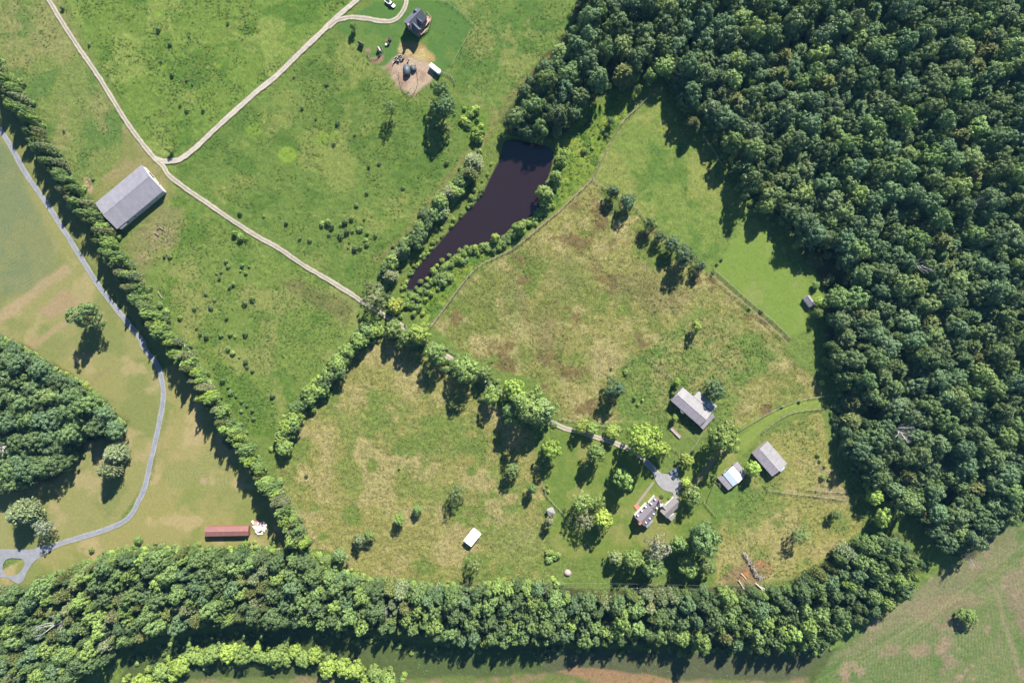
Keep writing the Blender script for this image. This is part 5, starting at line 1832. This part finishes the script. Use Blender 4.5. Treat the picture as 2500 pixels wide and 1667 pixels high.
for x in (-0.9, 0.1):
    for y in (-1.0, 1.0):
        wheel(tl, x, y, 0.38, 0.22)
mb = MB()
mb.tube([(Lh_, 0.4, 0.55), (Lh_ + 1.3, 0, 0.5)], 0.06, 5)
mb.tube([(Lh_, -0.4, 0.55), (Lh_ + 1.3, 0, 0.5)], 0.06, 5)
mb.build('hitch', M_RUBBER, tl)


# vehicles
def car(name, label, u, v, ang, length, paint_m, style='car'):
    p = W(u, v, 1.2)
    root = empty(name, (p.x, p.y, 0), ang)
    tag(root, label, 'car' if style == 'car' else 'pickup truck')
    L, w = length / 2, 0.92
    # lower body, lofted
    secs = [(-L, 0.72, 0.42, 0.78), (-L + 0.25, 0.9, 0.3, 0.95), (-L * 0.4, w, 0.28, 1.0), (L * 0.35, w, 0.28, 0.98), (L - 0.35, 0.88, 0.3, 0.88), (L, 0.66, 0.42, 0.68)]
    vs_, fs = [], []
    for x, hw, z0, z1 in secs:
        vs_ += [(x, -hw * 0.92, z0), (x, hw * 0.92, z0), (x, hw, (z0 + z1) / 2), (x, hw * 0.9, z1), (x, -hw * 0.9, z1), (x, -hw, (z0 + z1) / 2)]
    for i in range(len(secs) - 1):
        for k in range(6):
            k2_ = (k + 1) % 6
            fs.append((i * 6 + k, i * 6 + k2_, (i + 1) * 6 + k2_, (i + 1) * 6 + k))
    fs.append((5, 4, 3, 2, 1, 0))
    n0 = (len(secs) - 1) * 6
    fs.append(tuple(n0 + k for k in range(6)))
    link_mesh('body', vs_, fs, paint_m, root, False)
    if style == 'car':
        cab = [(-L * 0.86, 0.98), (-L * 0.6, 1.5), (L * 0.05, 1.52), (L * 0.42, 0.98)]
    else:
        cab = [(-L * 0.08, 0.98), (-L * 0.02, 1.68), (L * 0.3, 1.7), (L * 0.52, 0.98)]
    gv = []
    for x, z in cab:
        hw = 0.8 if z < 1.2 else 0.66
        gv += [(x, -hw, z), (x, hw, z)]
    link_mesh('window', gv, [(0, 1, 3, 2), (2, 3, 5, 4), (4, 5, 7, 6), (0, 2, 4, 6), (1, 7, 5, 3)], M_GLASS, root)
    mb = MB()
    mb.box(cab[1][0] + 0.05, cab[2][0] - 0.05, -0.64, 0.64, cab[1][1] + 0.005, cab[1][1] + 0.05)
    mb.build('roof_panel', paint_m, root)
    if style != 'car':
        mb = MB()
        mb.box(-L + 0.22, -L * 0.12, -0.72, 0.72, 1.0, 1.012)
        mb.build('truck_bed', M_DARK, root)
        for s in (-1, 1):
            mb = MB()
            mb.box(-L + 0.1, -L * 0.1, s * 0.86 - 0.08, s * 0.86 + 0.08, 0.9, 1.14)
            mb.build('bed_side', paint_m, root)
    for x in (-L * 0.58, L * 0.58):
        for y in (-0.82, 0.82):
            wheel(root, x, y, 0.33, 0.22)
    for y in (-0.5, 0.5):
        mb = MB()
        mb.box(L - 0.2, L - 0.02, y - 0.14, y + 0.14, 0.58, 0.7)
        mb.build('headlight', M_TRIM, root)
    return root


M_NAVY = mat('dark_blue_paint', (0.03, 0.045, 0.075), 0.25, 0.5)
M_GREYP = mat('grey_paint', (0.10, 0.12, 0.15), 0.3, 0.5)
car('pickup_truck', 'white pickup truck parked on the grass at the top', 952, 7, math.atan2(-75, 95), 5.6, M_WPAINT, 'truck')
car('car', 'slate grey car in the shade at the top of the gravel yard', 1646.5, 1149.5, math.atan2(0.5, 0.86) + math.pi, 4.9, M_GREYP)
car('car', 'dark blue car right of the grey one, half in the sun on the gravel yard', 1650.5, 1160, math.atan2(0.75, 0.66) + math.pi, 4.6, M_NAVY)
# small white cart by the hedgerow
p = W(454.3, 848.5, 0.8)
cart = empty('utility_cart', (p.x, p.y, 0), math.atan2(-0.75, 0.66))
tag(cart, 'small white utility cart tucked against the hedgerow', 'cart')
mb = MB()
mb.box(-1.35, -0.15, -0.7, 0.7, 0.45, 1.45)
mb.build('body', M_WPAINT, cart)
mb = MB()
mb.box(0.1, 1.35, -0.65, 0.65, 0.45, 1.15)
mb.build('hood', M_WPAINT, cart)
mb = MB()
mb.box(-0.14, 0.09, -0.6, 0.6, 0.45, 0.8)
mb.build('footwell', M_DARK, cart)
for x in (-0.9, 0.9):
    for y in (-0.68, 0.68):
        wheel(cart, x, y, 0.28, 0.2)

# ------------------------------------------------------------------ heaps, logs and small things
def chunk(parent, name, x, y, z, sx, sy, sz, material, rng):
    vs_ = []
    for i in range(8):
        s = [(1 if (i >> k) & 1 else -1) for k in range(3)]
        vs_.append(Vector((s[0] * sx * rng.uniform(0.6, 1), s[1] * sy * rng.uniform(0.6, 1), s[2] * sz * rng.uniform(0.6, 1))))
    M = Matrix.Translation((x, y, z)) @ Matrix.Rotation(rng.uniform(0, 6.28), 4, 'Z') @ Matrix.Rotation(rng.uniform(-0.4, 0.4), 4, 'X')
    return link_mesh(name, [M @ q for q in vs_], [(0, 2, 3, 1), (4, 5, 7, 6), (0, 1, 5, 4), (2, 6, 7, 3), (0, 4, 6, 2), (1, 3, 7, 5)], material, parent)


rg = random.Random(3)
M_RUBBLE = mat('pale_rubble', (0.5, 0.44, 0.42), 0.95, 0.1, noise=0.2, nscale=2)
M_RUBBLE2 = mat('red_rubble', (0.42, 0.2, 0.15), 0.95, 0.1, noise=0.2, nscale=2)
p = W(634, 1288, 0)
rp = empty('rubble_pile', (p.x, p.y, 0))
tag(rp, 'heap of pale broken concrete with red earth beside the rusty shed', 'rubble pile')
poly = [((u - 1250) * S - p.x, (833.5 - v) * S - p.y) for u, v in ZM(480, 1250, 11.76, [(1590, 270), (1740, 230), (1900, 230), (2000, 400), (1980, 540), (1860, 640), (1780, 690), (1720, 600), (1650, 450)])]
pa = np.array(poly)
cnt = 0
while cnt < 80:
    x = rg.uniform(pa[:, 0].min(), pa[:, 0].max())
    y = rg.uniform(pa[:, 1].min(), pa[:, 1].max())
    d = float(sdf(poly, np.array([x]), np.array([y]))[0])
    if d > 0:
        sz = rg.uniform(0.35, 0.85)
        chunk(rp, 'concrete_chunk', x, y, 0.15 + min(d, 1.6) * 0.4, sz, sz * 0.8, sz * 0.4, M_RUBBLE2 if y > pa[:, 1].max() - 2.2 and rg.random() < 0.6 else M_RUBBLE, rg)
        cnt += 1

# firewood rounds by the dirt yard
p = W(974, 142, 0)
fw = empty('firewood_heap', (p.x, p.y, 0))
tag(fw, 'heap of dark upright firewood logs with pale tops by the dirt yard', 'firewood')
M_LOGD = mat('log_bark_dark', (0.05, 0.04, 0.035), 0.95, 0.1)
M_LOGT = mat('log_cut_face', (0.42, 0.40, 0.36), 0.9, 0.1, color2=(0.12, 0.10, 0.09), nscale=1.2)
for (x, y) in [(650, 900), (665, 880), (690, 870), (700, 890), (715, 860), (735, 850), (740, 880), (760, 860), (775, 880), (790, 870), (655, 930), (680, 915), (700, 925), (725, 905), (745, 915), (765, 905), (785, 900), (710, 940), (690, 940), (640, 950), (755, 930), (630, 970), (860, 915), (850, 945)]:
    q = W(*kt([(x, y)])[0], 0.4) - p
    hgt = rg.uniform(0.7, 1.3)
    mb = MB()
    r_ = rg.uniform(0.22, 0.38)
    mb.tube([(q.x, q.y, -0.1), (q.x + rg.uniform(-0.1, 0.1), q.y + rg.uniform(-0.1, 0.1), hgt)], [r_, r_ * 0.95], 9)
    lo_ = mb.build('log', M_LOGD, fw)
    mb = MB()
    mb.tube([(q.x, q.y, hgt + 0.004), (q.x, q.y, hgt + 0.03)], r_ * 0.8, 9)
    mb.build('cut_face', M_LOGT, lo_)

# little boxes left of the top house
for (x, y, sx, sy, h_, m_, lb) in [(572, 605, 0.75, 0.5, 0.9, M_LOGD, 'dark storage box, upper one left of the top house'), (545, 662, 0.8, 0.5, 0.9, M_LOGD, 'dark storage box, lower one left of the top house'), (520, 685, 0.35, 0.35, 0.7, M_TRIM, 'small white bin below the dark boxes')]:
    q = W(*kt([(x, y)])[0], 0.5)
    r0 = empty('storage_box', (q.x, q.y, 0), R(-55))
    tag(r0, lb, 'box')
    mb = MB()
    mb.box(-sx, sx, -sy, sy, -0.1, h_)
    mb.build('body', m_, r0)
    mb = MB()
    mb.box(-sx - 0.05, sx + 0.05, -sy - 0.05, sy + 0.05, h_ + 0.002, h_ + 0.07)
    mb.build('lid', m_, r0)


def log(name, label, p0, p1, r0, r1, material=M_DEAD, group=None, roots=True):
    a_ = W(*p0, 0.3)
    b2 = W(*p1, 0.3)
    root = empty(name, ((a_.x + b2.x) / 2, (a_.y + b2.y) / 2, 0), math.atan2(b2.y - a_.y, b2.x - a_.x))
    L = (b2 - a_).length / 2
    tag(root, label, 'log', group)
    mb = MB()
    mb.tube([(-L, 0, r0), (-L * 0.2, 0.12 * r0, r0 * 1.05), (L * 0.5, -0.1 * r0, r1 * 1.3), (L, 0, r1 + 0.1)], [r0, r0 * 0.9, (r0 + r1) / 2, r1], 8)
    mb.build('trunk', material, root)
    if roots:
        mb = MB()
        for i in range(6):
            t = i / 6 * 6.28
            mb.tube([(-L, 0, r0), (-L - 0.5, math.cos(t) * r0 * 2.6, r0 + math.sin(t) * r0 * 1.8)], [r0 * 0.4, r0 * 0.12], 5)
        for i in range(3):
            mb.tube([(L * (0.3 + 0.2 * i), 0, r1 * 1.2), (L * (0.3 + 0.2 * i) + 0.9, (-1) ** i * 0.9, r1 * 1.2 + 0.3)], [r1 * 0.5, r1 * 0.2], 5)
        mb.build('stub', material, root)
    return root


kl = lambda q: ZM(1780, 1350, 13.07, [q])[0]
M_LOGP = mat('pale_log', (0.46, 0.40, 0.32), 0.9, 0.1, noise=0.2)
log('fallen_log', 'pale fallen log at the belt edge in the lower right paddock, the longest one', kl((860, 970)), kl((1120, 1210)), 0.28, 0.16, M_LOGP)
log('fallen_log', 'grey fallen log right behind the longest pale one', kl((1000, 1070)), kl((1230, 1190)), 0.26, 0.14)
log('fallen_log', 'pale slim log lying on the red earth', kl((390, 640)), kl((560, 830)), 0.18, 0.12, M_LOGP, roots=False)
log('fallen_log', 'white fallen log with its root plate, left of the red earth', kl((310, 880)), kl((490, 1160)), 0.24, 0.14)
log('fallen_log', 'dark leaning stem beside the root plate', kl((310, 840)), kl((380, 700)), 0.14, 0.08, M_BARK, roots=False)
log('fallen_log', 'pale fallen stem in the bushes right of the bare earth', kl((2240, 930)), kl((2352, 1050)), 0.16, 0.1, M_LOGP, roots=False)
# windrow of brush
bw = smooth(ZM(1780, 1350, 13.07, [(460, 0), (520, 100), (600, 220), (690, 330), (740, 480), (820, 590), (870, 690), (960, 760), (1050, 770)]), 4)
p = W(*bw[len(bw) // 2], 0)
br_ = empty('brush_pile', (p.x, p.y, 0))
tag(br_, 'narrow windrow of dead brush across the lower right paddock', 'brush pile')
for (u, v) in bw:
    q = W(u, v, 0) - p
    for k in range(5):
        a_ = rg.uniform(0, 6.28)
        l_ = rg.uniform(0.5, 1.3)
        x = q.x + rg.uniform(-0.5, 0.5)
        y = q.y + rg.uniform(-0.5, 0.5)
        z = rg.uniform(0.05, 0.7)
        mb = MB()
        mb.tube([(x - math.cos(a_) * l_, y - math.sin(a_) * l_, z), (x + math.cos(a_) * l_, y + math.sin(a_) * l_, z + rg.uniform(-0.05, 0.4))], [0.09, 0.05], 5)
        mb.build('stick', M_DEAD if k % 2 else M_BARK, br_)

# round pale heap
p = W(1386, 1399, 0.5)
hp = empty('sand_heap', (p.x, p.y, 0))
tag(hp, 'round pinkish-white heap above the southern belt', 'heap')
vs_, fs = [(0, 0, 1.15)], []
for j, (r_, z) in enumerate([(0.7, 0.98), (1.3, 0.55), (1.75, -0.1)]):
    for i in range(16):
        t = i / 16 * 6.283
        k = 1 + rg.uniform(-0.07, 0.07)
        vs_.append((math.cos(t) * r_ * k, math.sin(t) * r_ * k, z + rg.uniform(-0.05, 0.05)))
for i in range(16):
    fs.append((0, 1 + i, 1 + (i + 1) % 16))
    for j in range(2):
        fs.append((1 + j * 16 + i, 17 + j * 16 + i, 17 + j * 16 + (i + 1) % 16, 1 + j * 16 + (i + 1) % 16))
link_mesh('mound', vs_, fs, mat('pink_sand', alb(226, 200, 194, 0.380), 0.95, 0.1, noise=0.1, nscale=2), hp, True)

# stone trough slab below the barn: slabs laid end to end
p = W(1650, 1056, 0.3)
tg_ = empty('concrete_feed_bunk', (p.x, p.y, 0), math.atan2(-0.72, 0.72))
tag(tg_, 'pale concrete feed bunk lying below the big pale-roofed barn', 'feed bunk')
for i in range(4):
    mb = MB()
    mb.box(-3.3 + i * 1.66, -3.3 + i * 1.66 + 1.6, -0.8, 0.8, -0.1, 0.3)
    s_ = mb.build('slab', M_CONC, tg_)
    mb = MB()
    mb.box(-3.3 + i * 1.66, -3.3 + i * 1.66 + 1.6, -0.8, -0.65, 0.302, 0.5)
    mb.box(-3.3 + i * 1.66, -3.3 + i * 1.66 + 1.6, 0.65, 0.8, 0.302, 0.5)
    mb.build('rim', M_CONC, s_)


# white rails lying in the grass
def white_rail(label, p0, p1, n=1, gap=0.0):
    a_ = W(*p0, 0.4)
    b2 = W(*p1, 0.4)
    root = empty('white_trough', ((a_.x + b2.x) / 2, (a_.y + b2.y) / 2, 0), math.atan2(b2.y - a_.y, b2.x - a_.x))
    tag(root, label, 'trough')
    L = (b2 - a_).length / 2
    for s in (-1, 1):
        mb = MB()
        mb.box(-L, L, s * 0.17 - 0.04, s * 0.17 + 0.04, 0.3, 0.5)
        mb.build('side', M_CONC, root)
    mb = MB()
    mb.box(-L, L, -0.125, 0.125, 0.28, 0.34)
    mb.build('bottom', M_CONC, root)
    for x in (-L * 0.8, L * 0.8):
        mb = MB()
        mb.box(x - 0.05, x + 0.05, -0.3, 0.3, -0.2, 0.278)
        mb.build('leg', M_POST, root)


kr = lambda q: ZM(360, 530, 7.13, [q])[0]
white_rail('white trough in the grass near the grey barn, upper right one', kr((215, 175)), kr((275, 215)))
white_rail('white trough in the grass near the grey barn, lower left one', kr((130, 262)), kr((190, 318)))
white_rail('dark-ended trough left of the upper white one near the grey barn', kr((155, 210)), kr((205, 172)))
white_rail('long white trough standing by the hedgerow', kr((180, 1295)), kr((255, 1410)))

# ------------------------------------------------------------------ fences
mbp = MB()
mbp.box(-0.09, 0.09, -0.09, 0.09, -0.5, 1.4)
POST = bpy.data.meshes.new('post')
POST.from_pydata(mbp.v, [], mbp.f)
POST.materials.append(M_POST)


def fence(label, pts, spacing=3.0, rails=(0.6, 1.15), thick=0.025, tall=0.06, name='rail_fence'):
    p = [W(u, v, 0) for u, v in pts]
    # resample
    out = [p[0]]
    for a_, b2 in zip(p[:-1], p[1:]):
        n = max(1, round((b2 - a_).length / spacing))
        for i in range(1, n + 1):
            out.append(a_.lerp(b2, i / n))
    root = empty(name, (out[0].x, out[0].y, 0))
    tag(root, label, 'fence')
    o0 = Vector((out[0].x, out[0].y, 0))
    for i, q in enumerate(out):
        o = bpy.data.objects.new('post', POST)
        COL.objects.link(o)
        o.parent = root
        o.location = q - o0 + Vector((0, 0, random.uniform(-0.08, 0.05)))
        d = (out[min(i + 1, len(out) - 1)] - out[max(i - 1, 0)])
        o.rotation_euler = (0, 0, math.atan2(d.y, d.x))
    for z in rails:
        mb = MB()
        for a_, b2 in zip(out[:-1], out[1:]):
            d = (b2 - a_)
            ang = math.atan2(d.y, d.x)
            M = Matrix.Translation(a_ - o0 + Vector((0, 0, z + random.uniform(-0.03, 0.03)))) @ Matrix.Rotation(ang, 4, 'Z')
            mb.box(0.02, d.length - 0.02, -thick - 0.11, thick - 0.11, -tall, tall, M)
        mb.build('rail', M_POST, root)
    return root


fence('long curving rail fence between the pond and the centre paddock', smooth(FENCE_POND, 3))
fence('rail fence between the pale lawn and the centre paddock, inner line', F([(1625, 625), (1700, 690), (1760, 740), (1805, 785)]))
fence('rail fence between the pale lawn and the centre paddock, outer line', F([(1640, 618), (1715, 685), (1775, 735), (1815, 775)]))
fence('short rail fence running down from the pond fence corner to the row of seven trees', F([(1362, 410), (1385, 428), (1408, 442), (1440, 462), (1465, 480), (1490, 512)]))
fence('fence behind the lower trees of the row of seven', F([(1560, 575), (1590, 600), (1612, 622)]))
fence('upper curved rail fence of the grassy lane at the farmstead', smooth(F([(1690, 992), (1735, 965), (1790, 935), (1840, 917), (1890, 910), (1920, 908)]), 3))
fence('lower curved rail fence of the grassy lane at the farmstead', smooth(F([(1750, 995), (1770, 975), (1810, 950), (1850, 941), (1890, 938)]), 3))
fence('rail fence along the drive above the farmhouse lawn', smooth(T(2, 2, [(430, 680), (560, 690), (700, 720), (860, 745), (1020, 770)]), 3))
fence('rail fence from the big barn round the overgrown pen', T(2, 2, [(1725, 830), (1680, 900), (1600, 1000), (1540, 1000), (1460, 950)]))
fence('short fence at the right corner of the big barn', T(2, 2, [(1845, 670), (1925, 735)]))
fence('fence above the big barn in the overgrown ground', T(2, 2, [(1230, 130), (1330, 210), (1420, 270), (1500, 340)]))
fence('rail fence across the lower right paddock, upper line', T(3, 2, [(330, 1310), (500, 1335), (700, 1345)]))
fence('rail fence across the lower right paddock, lower line', T(3, 2, [(0, 1325), (220, 1355), (450, 1380), (690, 1410)]))
fence('garden fence at the left edge of the farmhouse lawn', T(2, 2, [(280, 1290), (330, 1390), (400, 1470), (460, 1530)]) + T(2, 3, [(540, 90), (620, 185)]))
fence('fence right of the farmhouse annex beside the nettle pen', T(2, 2, [(1745, 1430), (1800, 1500), (1860, 1568)]))
fence('fence along the wood at the upper right paddock', T(2, 0, [(1680, 1140), (1750, 1250), (1830, 1370), (1900, 1480), (1930, 1530)]))
fence('fence across the shaded ground at the edge of the big wood', T(3, 2, [(680, 720), (660, 850), (630, 1020)]))
fence('wire pen fence round the dirt yard huts', smooth(kt([(715, 1120), (735, 1250), (775, 1380), (840, 1445), (905, 1460), (960, 1395), (1005, 1275), (1000, 1130), (975, 990)]), 2), 1.6, (0.5, 1.0), 0.02, 0.03, 'pen_fence')
fence('small round pen fence at the coop near the top house', smooth(kt([(245, 790), (240, 850), (300, 900), (370, 895), (430, 850), (470, 770), (440, 715)]), 2), 1.4, (0.5, 1.0), 0.02, 0.03, 'pen_fence')
fence('curved fence running away from the white trailer', smooth(kt([(1380, 1115), (1450, 1135), (1510, 1170), (1560, 1235), (1570, 1300)]), 2), 1.8, (0.5, 1.0), 0.03, 0.05, 'pen_fence')
fence('board fence beside the drive below the soft light green tree', T(1, 2, [(1690, 10), (1780, 70), (1855, 120)]))
fence('lawn fence at the corner of the top house lot', T(1, 0, [(1650, 0), (1740, 20), (1900, 140), (1985, 225), (1960, 290), (1830, 510), (1790, 600)]), 4.0, (0.6, 1.1), 0.015, 0.02, 'wire_fence')

# ------------------------------------------------------------------ power line
M_WIRE = mat('power_wire', (0.2, 0.2, 0.2), 0.4, 0.5)
POLES = [((735, 1392), 'utility pole at the corner of the hedgerow and the southern belt'), ((1070, 1418), 'utility pole at a bare spot below the white-roofed shed'),
         ((1326, 1412), 'utility pole above the white dead tree at the belt'), ((1710, 1418), 'utility pole left of the red earth'), ((2010, 1420), 'utility pole inside the tree belt at the lower right')]
tops = []
for i, ((u, v), lb) in enumerate(POLES + [((1744, 1175), 'utility pole left of the shed with the white banded roof')]):
    q = W(u, v, 0)
    root = empty('utility_pole', (q.x, q.y, 0))
    tag(root, lb, 'utility pole')
    mb = MB()
    mb.tube([(0, 0, -0.6), (0, 0, 10)], [0.17, 0.11], 8)
    mb.build('pole', M_POLE, root)
    mb = MB()
    mb.box(-0.06, 0.06, -1.1, 1.1, 9.3, 9.42)
    mb.build('crossarm', M_POLE, root)
    for y in (-1.0, 0.0, 1.0):
        mb = MB()
        mb.tube([(0, y, 9.42), (0, y, 9.62)], [0.06, 0.04], 6)
        mb.build('insulator', M_TRIM, root)
    if i < len(POLES):
        tops.append(q)
n_ = 0
for a_, b2 in zip(tops[:-1], tops[1:]):
    for y, wd_ in ((-1.0, 'lower'), (1.0, 'upper')):
        mb = MB()
        pts = []
        for k in range(13):
            t = k / 12
            q = a_.lerp(b2, t)
            pts.append((q.x, q.y + y, 9.62 - 4 * 1.1 * t * (1 - t)))
        mb.tube(pts, 0.02, 4)
        o = mb.build('power_wire', M_WIRE)
        n_ += 1
        where = ['first span from the left', 'span above the white dead tree', 'long span below the farmhouse clump', 'last span at the right'][tops.index(a_)]
        tag(o, 'thin %s power wire over the southern belt, %s' % (wd_, where), 'power line', 'wires of the power line')

# ------------------------------------------------------------------ haze
mb = MB()
mb.box(-9000, 9000, -9000, 9000, -4.0, 356.0)
mh = bpy.data.materials.new('haze')
mh.use_nodes = True
for nd in list(mh.node_tree.nodes):
    if nd.type == 'BSDF_PRINCIPLED':
        mh.node_tree.nodes.remove(nd)
pv = mh.node_tree.nodes.new('ShaderNodeVolumePrincipled')
pv.inputs['Color'].default_value = (0.2, 0.6, 1.0, 1)  # haze added and coloured to lift the dark shadows towards blue
pv.inputs['Density'].default_value = 0.000032
mh.node_tree.links.new(pv.outputs[0], mh.node_tree.nodes['Material Output'].inputs['Volume'])
hz = mb.build('haze', mh)
tag(hz, 'thin blue haze over the farm, added to tint the shadows', None, None, 'stuff')
